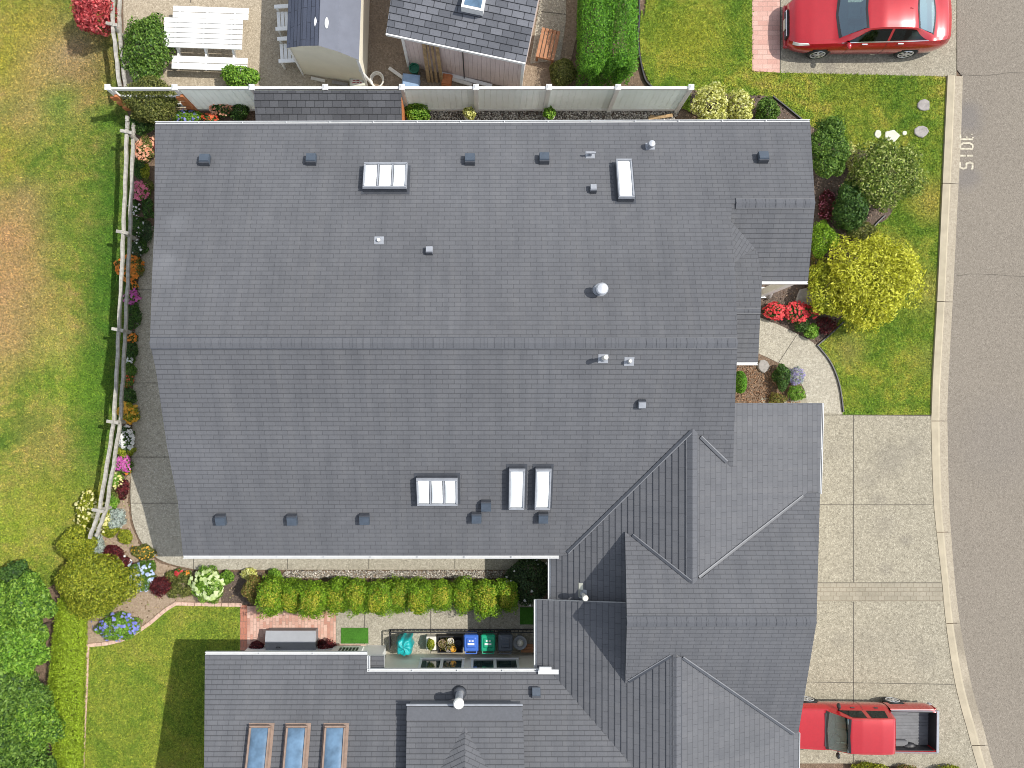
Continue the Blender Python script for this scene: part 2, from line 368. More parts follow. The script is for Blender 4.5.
FIELD = [(.24, (.06, .125, .016)), (.38, (.105, .17, .022)), (.48, (.175, .21, .036)), (.58, (.26, .24, .06)), (.70, (.30, .215, .09))]
FP = ((70, 52, .7, .9, (.40, .29, .19)), (6, 235, 1.1, .9, (.37, .23, .115)), (4, 290, 1.1, .9, (.38, .24, .12)), (0, 335, .9, .75, (.36, .24, .12)), (30, 200, .5, .6, (.36, .25, .12)), (28, 110, .8, .5, (.38, .27, .12)), (30, 80, .6, .5, (.37, .26, .11)), (52, 440, .8, .45, (.34, .24, .09)), (60, 345, .6, .5, (.37, .32, .10)),
      (2, 60, .8, .7, (.29, .27, .035)), (40, 30, .6, .6, (.36, .30, .05)), (0, 150, .6, .4, (.28, .26, .035)), (18, 20, .7, .6, (.30, .27, .05)), (45, 60, .7, .6, (.33, .24, .10)), (60, 20, .5, .5, (.24, .20, .06)),
      (112, 60, .5, .5, (.20, .14, .06)), (85, 75, .6, .6, (.26, .17, .07)), (80, 105, .6, .45, (.30, .21, .10)),
      (114, 120, .5, .9, (.055, .14, .014)), (112, 155, .55, .9, (.055, .14, .014)), (112, 180, .6, .9, (.055, .14, .014)), (111, 205, .6, .9, (.055, .14, .014)), (110, 230, .6, .9, (.055, .14, .014)), (109, 255, .6, .9, (.055, .14, .014)), (108, 280, .6, .9, (.055, .14, .014)), (107, 305, .6, .9, (.055, .14, .014)), (106, 330, .6, .9, (.055, .14, .014)), (104, 355, .6, .9, (.055, .14, .014)),  # dark green strip: lush grass plus the rail fence's shadow, put into the colour
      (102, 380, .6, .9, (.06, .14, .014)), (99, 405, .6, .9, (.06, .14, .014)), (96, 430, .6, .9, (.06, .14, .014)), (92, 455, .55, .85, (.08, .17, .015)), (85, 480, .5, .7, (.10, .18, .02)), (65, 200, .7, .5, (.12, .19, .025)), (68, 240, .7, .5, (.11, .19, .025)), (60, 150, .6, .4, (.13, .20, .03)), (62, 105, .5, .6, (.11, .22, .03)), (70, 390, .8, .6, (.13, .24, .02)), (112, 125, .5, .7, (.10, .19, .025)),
      (20, 530, 1.2, .65, (.19, .26, .02)), (60, 500, .7, .4, (.24, .25, .03)))
LAWN = [(.24, (.065, .145, .014)), (.40, (.11, .195, .018)), (.52, (.18, .245, .028)), (.63, (.275, .285, .042)), (.76, (.34, .28, .08))]
LP = ((930, 200, .5, .7, (.37, .29, .07)), (925, 290, .5, .55, (.34, .29, .08)), (930, 360, .4, .4, (.32, .28, .08)), (848, 350, .4, .5, (.33, .27, .10)), (690, 40, .8, .5, (.30, .30, .03)), (850, 90, .5, .4, (.30, .30, .04)))
LOWL = [(.22, (.085, .15, .016)), (.42, (.135, .20, .022)), (.58, (.20, .24, .032)), (.75, (.26, .25, .055))]
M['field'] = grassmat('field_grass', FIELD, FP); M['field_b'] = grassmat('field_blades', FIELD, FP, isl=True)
M['lawn'] = grassmat('lawn_grass', LAWN, LP); M['lawn_b'] = grassmat('lawn_blades', LAWN, LP, isl=True)
M['lowlawn'] = grassmat('back_lawn_grass', LOWL); M['lowlawn_b'] = grassmat('back_lawn_blades', LOWL, isl=True)

L = {}
def LM(k, *cols, t=.38): L[k] = leafmat('leaves_' + k, [tuple(min(.85, x * (.85 if i == 0 else 1.35)) for x in c) for i, c in enumerate(cols)], t)
LM('green', (.030, .085, .014), (.085, .165, .022), (.17, .27, .045))
LM('dark', (.020, .055, .012), (.045, .105, .02), (.10, .18, .035))
LM('shade', (.022, .05, .02), (.045, .085, .03), (.09, .14, .05))
LM('bright', (.055, .14, .015), (.13, .27, .025), (.26, .40, .055))
LM('tree', (.035, .095, .016), (.105, .215, .022), (.24, .36, .05))
LM('variegated', (.035, .075, .012), (.11, .17, .022), (.23, .29, .05), (.42, .44, .17))
LM('yellow', (.17, .19, .012), (.43, .44, .03), (.62, .61, .10))
LM('yellowgreen', (.10, .15, .012), (.22, .26, .02), (.38, .38, .04))
LM('ygvar', (.22, .25, .04), (.52, .52, .13), (.70, .70, .36))
LM('lime', (.18, .26, .014), (.25, .36, .022), (.33, .42, .035))
LM('olive', (.055, .075, .016), (.12, .14, .028), (.22, .22, .06))
LM('hedge', (.065, .15, .010), (.15, .28, .014), (.26, .38, .03))
LM('hedgetop', (.20, .25, .015), (.32, .38, .022), (.40, .33, .05), (.40, .46, .05))
LM('bronze', (.07, .06, .018), (.16, .14, .035), (.14, .18, .03), (.38, .20, .08))
LM('maple', (.20, .014, .018), (.42, .055, .06), (.55, .16, .15))
LM('burgundy', (.035, .008, .012), (.085, .014, .018), (.17, .03, .03))
LM('silver', (.20, .25, .22), (.34, .40, .36), (.46, .50, .46))
LM('yew', (.035, .115, .010), (.085, .225, .016), (.17, .36, .03))
B = {}
def BM(k, *cols): B[k] = leafmat('blossom_' + k, cols, .35, .6)
BM('pink', (.60, .12, .22), (.80, .30, .38)); BM('magenta', (.50, .07, .34), (.72, .22, .52)); BM('orange', (.70, .20, .02), (.85, .36, .06))
BM('gold', (.75, .38, .02), (.85, .52, .08)); BM('peach', (.75, .30, .16), (.85, .50, .34)); BM('white', (.72, .72, .68), (.85, .85, .82))
BM('red', (.55, .02, .03), (.75, .10, .10)); BM('blue', (.16, .18, .52), (.32, .34, .70)); BM('lightblue', (.36, .46, .72), (.62, .68, .82))
BM('cream', (.70, .64, .22), (.80, .76, .44)); BM('lavender', (.20, .17, .34), (.34, .30, .50)); BM('redorange', (.65, .07, .03), (.80, .22, .08))
BM('limewhite', (.42, .55, .16), (.74, .80, .50))

# ------------------------------------------------------------------ ground, lawns, paving
big = MB(); big.add([(-150, -150, -.02), (150, -150, -.02), (150, 150, -.02), (-150, 150, -.02)], [(0, 1, 2, 3)])
big.build('ground', M['soil'])['kind'] = 'structure'
XL, XR, YT, YB = -700, 1700, -600, 1500
field_edge = [(118, YT), (116, 0), (122, 90), (132, 130), (134, 200), (130, 300), (124, 380), (118, 440), (104, 510), (84, 550), (60, 580), (30, 600), (XL, 610)]
sheet('field', [(XL, YT)] + field_edge, .012, M['field'])
curbL = smooth_line([(946, 76), (943, 140), (940.2, 200), (935.5, 300), (930.5, 395), (930.6, 440), (932.5, 497), (935.4, 530), (941, 580), (945.5, 627), (954.4, 684), (967, 732), (977, 768), (1012, 880), (1060, 1000), (1200, 1300)], 5)
curbR = smooth_line([(962.5, 79), (960.6, 140), (957, 210), (952.5, 300), (947.5, 395), (947.5, 440), (948.8, 500), (950.6, 530), (954.6, 580), (960, 625), (971, 684), (984.4, 732), (994, 768), (1030, 880), (1078, 1000), (1218, 1300)], 5)
sheet('road', [(957, YT), (957, 70)] + [(962, 76)] + [(x - 3, y) for x, y in curbR] + [(XR, 1300), (XR, YT)], .008, M['asphalt'])
lawn_west = smooth_line([(652, YT), (647, -40), (641, 10), (640, 45), (645, 72), (660, 95), (690, 112)], 4)
sheet('lawn', lawn_west + [(735, 128), (780, 130), (790, 250), (814, 345), (817, 346.5), (824, 354), (830, 363), (835, 373), (838.5, 385), (841, 399), (842.5, 414.6), (931, 414.6)] + [(x + 1, y) for x, y in curbL[::-1] if y < 414] + [(946, 77), (752, 72), (752, YT)], .016, M['lawn'])
sheet('back_lawn', [(87, 646), (110, 643), (128, 637), (148, 625), (165, 611), (176, 604), (240, 606), (241, 680), (250, YB), (78, YB), (82, 768)], .016, M['lowlawn'])
sheet('driveway', [(812, 398), (842, 398), (842, 415)] + [(x + 1, y) for x, y in curbL if 414 < y < 770] + [(978, 771), (845, 763), (760, 763), (760, 398)], .03, M['aggr'])
sheet('neighbour_driveway', [(780, YT), (957, YT), (956, 77), (780, 73)], .02, M['aggr'])
sheet('paver_apron', [(752, YT), (779.6, YT), (779.6, 73), (752, 71.5)], .026, M['pinkpaver'])
walk_o = smooth_line([(735, 312), (764, 319), (797, 334), (817, 346), (829.6, 363), (838, 385), (842, 414)], 5)
walk_i = smooth_line([(806, 412), (806, 398), (801.6, 385), (791, 372), (778, 363), (758, 353.5), (735, 345)], 5)
sheet('walkway', walk_o + walk_i, .034, M['aggr_path'])
path_l = smooth_line([(152, 226), (143, 252), (139.5, 275), (137, 310), (134, 360), (133, 420), (131.5, 470), (131, 500), (134, 524), (144, 545), (163, 561), (196, 569.5)], 5)
sheet('side_path', path_l + [(560, 569.5), (560, 500), (230, 500), (230, 226)], .03, M['aggr_path'])
sheet('patio', [(118, YT), (400, YT), (402, 30), (366, 40), (366, 108), (128, 108), (124, 60)], .014, M['patio'])
sheet('gravel_yard', [(355, YT), (600, YT), (585, 0), (560, 108), (355, 108)], .022, M['browngravel'])
sheet('slab_walk', [(541, YT), (566, YT), (566, 20), (560, 60), (530, 64), (540, 0)], .028, M['aggr_path'])
sheet('brick_patio', [(247.5, 606), (336, 606), (336, 650), (247.5, 650)], .03, M['patiobrick'])
sheet('brick_border', [(240.5, 605), (247.2, 605), (247.2, 650), (240.5, 650)], .034, M['redbrick'])
sheet('concrete_pad', [(336.4, 604), (540, 600), (540, 662), (336.4, 662)], .026, M['aggr_path'])
sheet('paver_band', [(812, 583), (940.5, 583), (943.5, 601), (812, 601)], .036, M['paverband'])
sheet('bed_soil', [(132, 470), (128, 500), (131, 524), (141, 547), (160, 563), (196, 572), (262, 572), (262, 604), (176, 603), (165, 610), (148, 624), (110, 642), (87, 645), (80, 600), (90, 540), (110, 500)], .02, M['sand_soil'])
sheet('dark_bed', [(218, 572), (262, 572), (262, 604), (222, 604)], .024, M['darksoil'])
front_bed = smooth_line([(690, 90), (740, 95), (773, 98), (800, 119), (842, 143), (874, 155), (900, 180), (890, 215), (872, 228), (862, 246), (850, 300), (836, 325), (817, 346)], 4)
sheet('front_bed', front_bed + [(797, 334), (764, 319), (735, 312), (735, 140), (690, 112)], .02, M['darksoil'])
sheet('entry_bed', [(735, 345), (758, 353.5), (778, 363), (791, 372), (801.6, 385), (806, 398), (806, 412), (735, 412)], .028, M['soil'])
# joints cut in the paving
jb = MB()
def joint(pts, w=.018, z=.038):
    P = [G(x, y) for x, y in pts]
    for a, b in zip(P[:-1], P[1:]):
        d = (b - a).normalized(); n = Vector((-d.y, d.x, 0)) * w / 2
        jb.add([a + n + Vector((0, 0, z)), a - n + Vector((0, 0, z)), b - n + Vector((0, 0, z)), b + n + Vector((0, 0, z))], [(0, 1, 2, 3)])
for l in ([(853, 415), (853, 582)], [(853, 601.5), (853, 762)], [(815, 415), (842, 415), (930, 415.5)], [(812, 504.6), (932, 504.6)], [(800, 681.5), (953, 684)], [(812, 582.5), (940, 582.5)],
          [(778, 363), (797, 334)], [(136, 290), (200, 290)], [(133, 383), (200, 383)], [(131, 457), (210, 457)], [(131, 503), (215, 503)],
          [(194, 540), (194, 569)], [(288, 540), (288, 569)], [(369, 540), (369, 569)], [(455, 540), (455, 569)], [(365, 604), (365, 661)], [(431, 604), (431, 661)], [(490, 604), (490, 661)],
          [(780, -20), (780, 72)], [(191, -20), (191, 3)], [(541, 12), (566, 15)]): joint(l)
jb.build('paving_joints', M['joint'])['kind'] = 'structure'
rb = MB()
def crack(pts, w=.012):
    P = smooth_line(pts, 5); P = [G(x + random.uniform(-.3, .3), y + random.uniform(-.4, .4)) for x, y in P]
    for a, b in zip(P[:-1], P[1:]):
        d = (b - a).normalized(); n = Vector((-d.y, d.x, 0)) * w / 2; z = Vector((0, 0, .013))
        rb.add([a + n + z, a - n + z, b - n + z, b + n + z], [(0, 1, 2, 3)])
crack([(958, 75), (985, 75.5), (1010, 73), (1050, 74), (1120, 70)]); crack([(955, 276), (975, 274), (1000, 275), (1024, 276), (1100, 274)])
rb.build('road_cracks', M['joint'])['kind'] = 'structure'

# kerb: raised back strip + sloping gutter pan, in sections between joints
def kerb():
    cuts = [76, 184, 302, 421, 532, 623, 745, 1000, 1300]
    L1 = np.array(curbL); R1 = np.array(curbR)
    ys = np.arange(76, 1300, 6.)
    lx = np.interp(ys, L1[:, 1], L1[:, 0]); rx = np.interp(ys, R1[:, 1], R1[:, 0])
    top, pan = MB(), MB()
    for y0, y1 in zip(cuts[:-1], cuts[1:]):
        sel = [y0 + .35] + [y for y in ys if y0 + 1 < y < y1 - 1] + [y1 - .35]
        for mb, prof in ((top, ((0., -.02), (0.02, .085), (.40, .085), (.52, .03))), (pan, ((.52, .026), (1., .014), (1., -.02)))):
            V = []; Fc = []
            for y in sel:
                a = np.interp(y, ys, lx); b = np.interp(y, ys, rx)
                for t, z in prof:
                    z = min(z, .045) if y > 416 else z
                    p = G(a + (b - a) * t, y); V.append((p.x, p.y, z))
            m = len(prof)
            for k in range(len(sel) - 1):
                for i in range(m - 1): Fc.append((k * m + i, (k + 1) * m + i, (k + 1) * m + i + 1, k * m + i + 1))
            mb.add(V, Fc)
    top.build('kerb', M['concrete'])['kind'] = 'structure'; pan.build('kerb_gutter', M['gutterpan'])['kind'] = 'structure'
kerb()

# grass blades (nobody could count them)
def in_poly(x, y, P):
    P = np.asarray(P); r = np.zeros(len(x), bool); j = len(P) - 1
    for i in range(len(P)):
        c = ((P[i, 1] > y) != (P[j, 1] > y)) & (x < (P[j, 0] - P[i, 0]) * (y - P[i, 1]) / (P[j, 1] - P[i, 1] + 1e-12) + P[i, 0]); r ^= c; j = i
    return r
def blades(name, polys, holes, per_m2, mat, hh=(.02, .05), z=.014):
    allp = np.concatenate([np.asarray(p) for p in polys]); x0, y0 = np.maximum(allp.min(0), (-120, -80)); x1, y1 = np.minimum(allp.max(0), (1100, 860))
    n = int((x1 - x0) * (y1 - y0) / 1024 * per_m2)
    x = RNG.uniform(x0, x1, n); y = RNG.uniform(y0, y1, n); k = np.zeros(n, bool)
    for p in polys: k |= in_poly(x, y, p)
    for p in holes: k &= ~in_poly(x, y, p)
    x, y = x[k], y[k]; n = len(x)
    wx = (x - NX) / 32; wy = -(y - NY) / 32
    a = RNG.uniform(0, 2 * np.pi, n); h = RNG.uniform(hh[0], hh[1], n); w = RNG.uniform(.010, .024, n); lean = RNG.uniform(.03, .085, n); a2 = RNG.uniform(0, 2 * np.pi, n)
    V = np.empty((n, 3, 3))
    V[:, 0] = np.stack([wx - w * np.cos(a), wy - w * np.sin(a), np.full(n, z)], 1)
    V[:, 1] = np.stack([wx + w * np.cos(a), wy + w * np.sin(a), np.full(n, z)], 1)
    V[:, 2] = np.stack([wx + lean * np.cos(a2), wy + lean * np.sin(a2), z + h], 1)
    big_mesh(name, V.reshape(-1, 3), 3, mat)['kind'] = 'stuff'
def big_mesh(name, V, k, mat, parent=None, local=False):
    """fast mesh of separate k-gons"""
    V = np.asarray(V, dtype=np.float32).reshape(-1, 3)
    if parent is not None and not local: V = V - np.array(base_of(parent), dtype=np.float32)
    nv = len(V); nf = nv // k
    me = bpy.data.meshes.new(name); me.vertices.add(nv); me.vertices.foreach_set('co', V.ravel())
    me.loops.add(nv); me.loops.foreach_set('vertex_index', np.arange(nv, dtype=np.int32))
    me.polygons.add(nf); me.polygons.foreach_set('loop_start', np.arange(0, nv, k, dtype=np.int32))
    try: me.polygons.foreach_set('loop_total', np.full(nf, k, dtype=np.int32))
    except Exception: pass
    me.materials.append(mat); me.update(calc_edges=True); me.validate()
    o = bpy.data.objects.new(name, me); C.objects.link(o)
    if parent is not None: o.parent = parent
    return o
LAWNP = lawn_west + [(735, 128), (780, 130), (790, 250), (814, 345), (818, 347), (825, 354), (831, 363), (836, 373), (839.5, 385), (842, 399), (843.5, 414), (930, 414)] + [(x - 1, y) for x, y in curbL[::-1] if y < 414] + [(944, 77), (752, 72), (752, YT)]
FB = front_bed + [(797, 334), (764, 319), (735, 312), (735, 140), (690, 112)]
BLAWN = [(88, 648), (112, 645), (130, 639), (150, 627), (167, 613), (178, 606), (239, 607), (239, 680), (240, YB), (82, YB), (84, 768)]
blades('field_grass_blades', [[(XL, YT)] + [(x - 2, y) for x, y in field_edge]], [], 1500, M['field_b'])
blades('lawn_grass_blades', [LAWNP], [FB, walk_o + walk_i], 1700, M['lawn_b'])
blades('back_lawn_grass_blades', [BLAWN], [], 1500, M['lowlawn_b'])
ico = None
def pebbles(name, poly, n, mat, rr=(.016, .034), z=.02):
    P = np.asarray(poly, float); x = RNG.uniform(P[:, 0].min(), P[:, 0].max(), n); y = RNG.uniform(P[:, 1].min(), P[:, 1].max(), n)
    k = in_poly(x, y, poly); x, y = (x[k] - NX) / 32, -(y[k] - NY) / 32; n = len(x)
    t = (1 + 5 ** .5) / 2
    iv = np.array([(-1, t, 0), (1, t, 0), (-1, -t, 0), (1, -t, 0), (0, -1, t), (0, 1, t), (0, -1, -t), (0, 1, -t), (t, 0, -1), (t, 0, 1), (-t, 0, -1), (-t, 0, 1)]) / 1.9
    fi = np.array([(0, 11, 5), (0, 5, 1), (0, 1, 7), (0, 7, 10), (0, 10, 11), (1, 5, 9), (5, 11, 4), (11, 10, 2), (10, 7, 6), (7, 1, 8), (3, 9, 4), (3, 4, 2), (3, 2, 6), (3, 6, 8), (3, 8, 9), (4, 9, 5), (2, 4, 11), (6, 2, 10), (8, 6, 7), (9, 8, 1)])
    sc = RNG.uniform(rr[0], rr[1], (n, 1, 1)) * RNG.uniform(.6, 1.3, (n, 1, 3)) * np.array([1, 1, .6])
    V = iv[None] * sc + np.stack([x, y, np.full(n, z)], 1)[:, None]
    Fc = (fi[None] + (np.arange(n) * 12)[:, None, None]).reshape(-1, 3)
    o = mesh_obj(name, V.reshape(-1, 3), Fc.tolist(), mat, smooth=True); o['kind'] = 'stuff'; return o
LP_ = leafmat('pebble_mix', ((.06, .055, .05), (.22, .20, .17), (.34, .31, .26), (.62, .58, .52)), 0., .8)
gp = [(404, 104), (684, 104), (670, 126), (404, 126)]
sheet('gravel_strip', gp, .012, M['darksoil']); pebbles('gravel_pebbles', gp, 6500, LP_)
gp2 = [(286, 570.5), (560, 570.5), (560, 578), (280, 578)]
sheet('pebble_strip', gp2, .03, M['browngravel']); pebbles('strip_pebbles', gp2, 3500, LP_, (.014, .026), .034)
pebbles('bark_chips', [(736, 362), (775, 366), (800, 395), (800, 410), (736, 410)], 1500, leafmat('bark_mix', ((.06, .03, .015), (.20, .11, .06), (.34, .22, .14)), 0., .9), (.015, .03), .034)

pebbles('dry_leaf_litter', [(132, 470), (131, 524), (141, 547), (160, 563), (196, 572), (236, 572), (236, 603), (176, 602), (165, 609), (148, 623), (110, 641), (100, 600), (104, 550), (112, 500)], 1600, leafmat('litter_mix', ((.10, .07, .04), (.24, .17, .09), (.42, .34, .22), (.20, .24, .06)), 0., .9), (.012, .034), .024)
pebbles('mulch_chips', FB, 4200, leafmat('mulch_mix', ((.02, .012, .01), (.07, .045, .03), (.20, .13, .09), (.30, .22, .16)), 0., .9), (.014, .034), .024)
# ------------------------------------------------------------------ roof helpers
class Plane:
    def __init__(s, a, b, c): s.a, s.b, s.c = a, b, c                     # z = a + b x + c y
    def at(s, px, py):
        dx, dy = (px - NX) / F, -(py - NY) / F
        t = (H - s.a) / (1 + s.b * dx + s.c * dy)
        return Vector((dx * t, dy * t, H - t))
    def z(s, x, y): return s.a + s.b * x + s.c * y
    def up(s):
        g = math.hypot(s.b, s.c); d = Vector((s.b / g, s.c / g, g)).normalized(); return d
    def n(s): return Vector((-s.b, -s.c, 1)).normalized()
def ypl(z0, y0, k): return Plane(z0 - k * y0, 0, k)
def xpl(z0, x0, k): return Plane(z0 - k * x0, k, 0)
def clip(poly, axis_vals, lo, hi):
    """Sutherland-Hodgman on (point, v) pairs keeping lo <= v <= hi"""
    def half(P, lim, keep_ge):
        out = []
        for i in range(len(P)):
            (p, v), (q, w) = P[i - 1], P[i]
            a = (v >= lim) if keep_ge else (v <= lim); b = (w >= lim) if keep_ge else (w <= lim)
            if a != b:
                t = (lim - v) / (w - v); out.append((p.lerp(q, t), lim))
            if b: out.append((q, w))
        return out
    P = half(list(zip(poly, axis_vals)), lo, True)
    return half(P, hi, False) if P else P
class Roof:
    """stepped shingle courses on sloping polygons, with underside and edge"""
    def __init__(s): s.v = []; s.f = []; s.uv = []; s.ev = MB()
    def face(s, P, UV):
        n = len(s.v); s.v += [tuple(p) for p in P]; s.f.append(tuple(range(n, n + len(P)))); s.uv += UV
    def plane(s, pl, pxs, ex=.13, th=.011, thick=.14, pts=None):
        P = pts if pts else [pl.at(x, y) for x, y in pxs]
        up, nn = pl.up(), pl.n(); u = up.cross(nn)
        area = sum((P[i - 1].x * P[i].y - P[i].x * P[i - 1].y) for i in range(len(P)))
        if area < 0: P = P[::-1]
        vs = [p.dot(up) for p in P]; v0 = min(vs); vs = [v - v0 for v in vs]; vm = max(vs)
        tris = []
        for T in tessellate_polygon([P]):
            a_, b_, c_ = (P[i] for i in T)
            tris.append(T if (b_.x - a_.x) * (c_.y - a_.y) - (b_.y - a_.y) * (c_.x - a_.x) > 0 else (T[0], T[2], T[1]))
        for k in range(int(vm / ex) + 1):
          lo, hi = k * ex, min((k + 1) * ex, vm + 1e-4)
          for T in tris:
            Q = clip([P[i] for i in T], [vs[i] for i in T], lo, hi)
            R = []
            for q in Q:
                if not R or (q[0] - R[-1][0]).length > 1e-4: R.append(q)
            if len(R) > 2 and (R[0][0] - R[-1][0]).length < 1e-4: R.pop()
            if len(R) < 3: continue
            top = [p + nn * (th * (1 - (v - lo) / ex)) for p, v in R]
            s.face(top, [(p.dot(u), v) for p, v in R])
            for i in range(len(R)):
                (p, v), (q, w) = R[i - 1], R[i]
                if abs(v - lo) < 1e-4 and abs(w - lo) < 1e-4 and (p - q).length > .01:
                    a, b = p + nn * th, q + nn * th
                    s.face([a, b, q - nn * .01, p - nn * .01][::-1], [(p.dot(u), v + ex * .5)] * 4)
        m = len(P); lowv = [p - Vector((0, 0, thick)) for p in P]
        s.ev.add(list(P) + lowv, [tuple(range(2 * m - 1, m - 1, -1))] + [(i, m + i, m + (i + 1) % m, (i + 1) % m) for i in range(m)])
    def build(s, name, mat, parent, edge_mat, edge_name='fascia'):
        o = mesh_obj(name, s.v, s.f, mat, parent, uv=s.uv)
        s.ev.build(edge_name, edge_mat, o)
        return o
def ridge_cap(parent, plA, plB, p, q, w=.14, raise_=.02):
    """bent strip along the ridge p-q (world points on both planes)"""
    d = (q - p).normalized(); V = []; Fc = []; UV = []
    def dn(pl):
        u = -pl.up(); u = (u - d * u.dot(d)).normalized(); return u
    n = max(2, int((q - p).length / .25)); L_ = (q - p).length
    a, b = dn(plA), dn(plB)
    for i in range(n):
        p0 = p + d * (L_ * i / n); p1 = p + d * (L_ * (i + 1) / n); r0, r1 = raise_ + .008, raise_
        k = len(V)
        for pt, r in ((p0, r0), (p1, r1)):
            z = Vector((0, 0, r))
            V += [pt + a * w + z, pt + z + Vector((0, 0, .012)), pt + b * w + z]
        for t in ((k, k + 3, k + 4, k + 1), (k + 1, k + 4, k + 5, k + 2)): Fc.append(t); UV += [(i * .25, .5), (i * .25 + .25, .5), (i * .25 + .25, .7), (i * .25, .7)]
        # outer lips so the cap has a visible edge
        for s_, dr in ((0, a), (2, b)):
            j = len(V); V += [V[k + s_] - Vector((0, 0, raise_ + .02)), V[k + 3 + s_] - Vector((0, 0, raise_ + .02))]
            Fc.append((k + s_, j, j + 1, k + 3 + s_)); UV += [(0, .5)] * 4
    o = mesh_obj('ridge_cap', V, Fc, M['ridge'], parent, uv=UV); mb = MB()
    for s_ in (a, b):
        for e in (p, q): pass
        P, Q = p + s_ * (w + .012) + Vector((0, 0, .012)), q + s_ * (w + .012) + Vector((0, 0, .012)); mb.beam(P, Q, .024, .03)  # dark strips added as the shadow line beside the cap
    mb.build('cap_shadow_line', M['darkgrey'], o); return o
def gutter(parent, p, q, out, w=.085, h=.10, name='gutter'):
    """open U channel hung along an eave"""
    p, q = Vector(p), Vector(q); o = Vector(out).normalized(); mb = MB(); z = Vector((0, 0, 1))
    a = lambda s, t: (p + o * s + z * t, q + o * s + z * t)
    def bar(s0, s1, t0, t1):
        P0, Q0 = a(s0, t0); P1, Q1 = a(s1, t0); P2, Q2 = a(s1, t1); P3, Q3 = a(s0, t1); mb.hexa([P0, P1, P2, P3, Q0, Q1, Q2, Q3])
    bar(.004, .018, -h, -.004); bar(w - .016, w, -h, .008); bar(.018, w - .016, -h, -h + .05)
    n = int((q - p).length / 1.2)
    for i in range(1, n):                                                   # hangers
        c = p.lerp(q, i / n); mb.beam(c + o * .01 - z * .012, c + o * (w - .004) - z * .012, .03, .012)
    return mb.build(name, M['gutter'], parent)

mN = ypl(2.7, 7.944, -.3976); mS = ypl(2.7, -4.04, .4388)
gE = xpl(2.7, 9.42, -.385); gW1 = xpl(2.85, 2.54, .49); gW2 = xpl(2.7, 1.469, .443); gE2 = xpl(2.7, 8.75, -.41)
gN = ypl(4.25, -4.4875, -.62); gS = ypl(4.78, -5.344, .55); lN = ypl(2.7, -6.83, -.42)
eS = ypl(3.66, 5.5375, .40); pN = ypl(3.9, 2.61, -.35); pS = ypl(3.9, 2.61, .35)

# ------------------------------------------------------------------ the main house
house = thing('house', 'large house filling the middle, long grey shingle roof with white skylights', 'house', (0, 2, 0))
R = Roof()
R.plane(mN, [(155, 124), (810, 122), (815, 203), (732, 203), (731, 221), (735, 263), (737.5, 343), (150, 343), (152, 280), (154.5, 225)])
R.plane(mS, [(150, 343), (737.5, 343), (735, 403), (733, 466), (724, 472), (696, 438), (686, 442), (580, 557), (565, 555.5), (183, 555.5), (178, 502), (167, 446), (156, 370)])
main_roof = R.build('roof', M['shingle'], house, M['gutter'])
R = Roof(); R.plane(eS, [(732, 203), (815, 203), (808, 281), (760, 281), (757, 251), (731, 221)])
A_, B_, C_ = mN.at(731, 221), eS.at(757, 251), pN.at(733, 264)
nn = (B_ - A_).cross(C_ - A_); tri = Plane(0, 0, 0); tri.b, tri.c = -nn.x / nn.z, -nn.y / nn.z; tri.a = A_.z - tri.b * A_.x - tri.c * A_.y
R.plane(tri, None, pts=[A_, B_, C_])
R.plane(pN, [(732, 258), (757, 250), (762, 280), (760.5, 311), (732, 311)]); R.plane(pS, [(732, 311), (760.5, 311), (758, 362), (732, 362)])
entry = R.build('entry_roof', M['shingle'], house, M['gutter'])
R = Roof()
R.plane(gE, [(691.8, 427), (698, 428), (728, 462), (731, 466), (731.5, 403), (822, 403), (819.5, 500), (800, 503), (699, 592), (691.8, 592)], ex=.17, th=.006)
R.plane(gW1, [(691.8, 420), (691.8, 610), (551, 606), (551, 553), (556, 548)], ex=.17, th=.016)
garage_side = R.build('garage_roof', M['shingle_w'], house, M['gutter'])
R = Roof()
R.plane(gN, [(625, 532), (690, 578), (702, 578), (803, 493), (820, 493), (816.5, 622), (627, 622)])
cross = R.build('cross_gable_roof', M['shingle'], house, M['darkgrey'])
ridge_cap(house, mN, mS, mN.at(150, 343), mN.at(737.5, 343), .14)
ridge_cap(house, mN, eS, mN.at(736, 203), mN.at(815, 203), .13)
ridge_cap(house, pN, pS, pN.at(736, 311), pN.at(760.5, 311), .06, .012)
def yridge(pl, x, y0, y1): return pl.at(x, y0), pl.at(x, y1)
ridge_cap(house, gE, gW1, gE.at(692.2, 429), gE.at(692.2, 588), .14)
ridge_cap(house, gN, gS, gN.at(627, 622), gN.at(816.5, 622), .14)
gutter(house, mN.at(155, 124), mN.at(810, 122), (0, 1, 0), .075); gutter(house, mS.at(183, 555.5), mS.at(559, 555.5), (0, -1, 0))
gutter(house, gW1.at(551, 556), gW1.at(551, 601), (-1, 0, 0)); gutter(house, gE.at(822, 403), gE.at(819.8, 494), (1, 0, 0), .055)
gutter(house, eS.at(762, 281), eS.at(808, 281), (0, -1, 0)); gutter(house, pS.at(737, 362), pS.at(758, 362), (0, -1, 0))
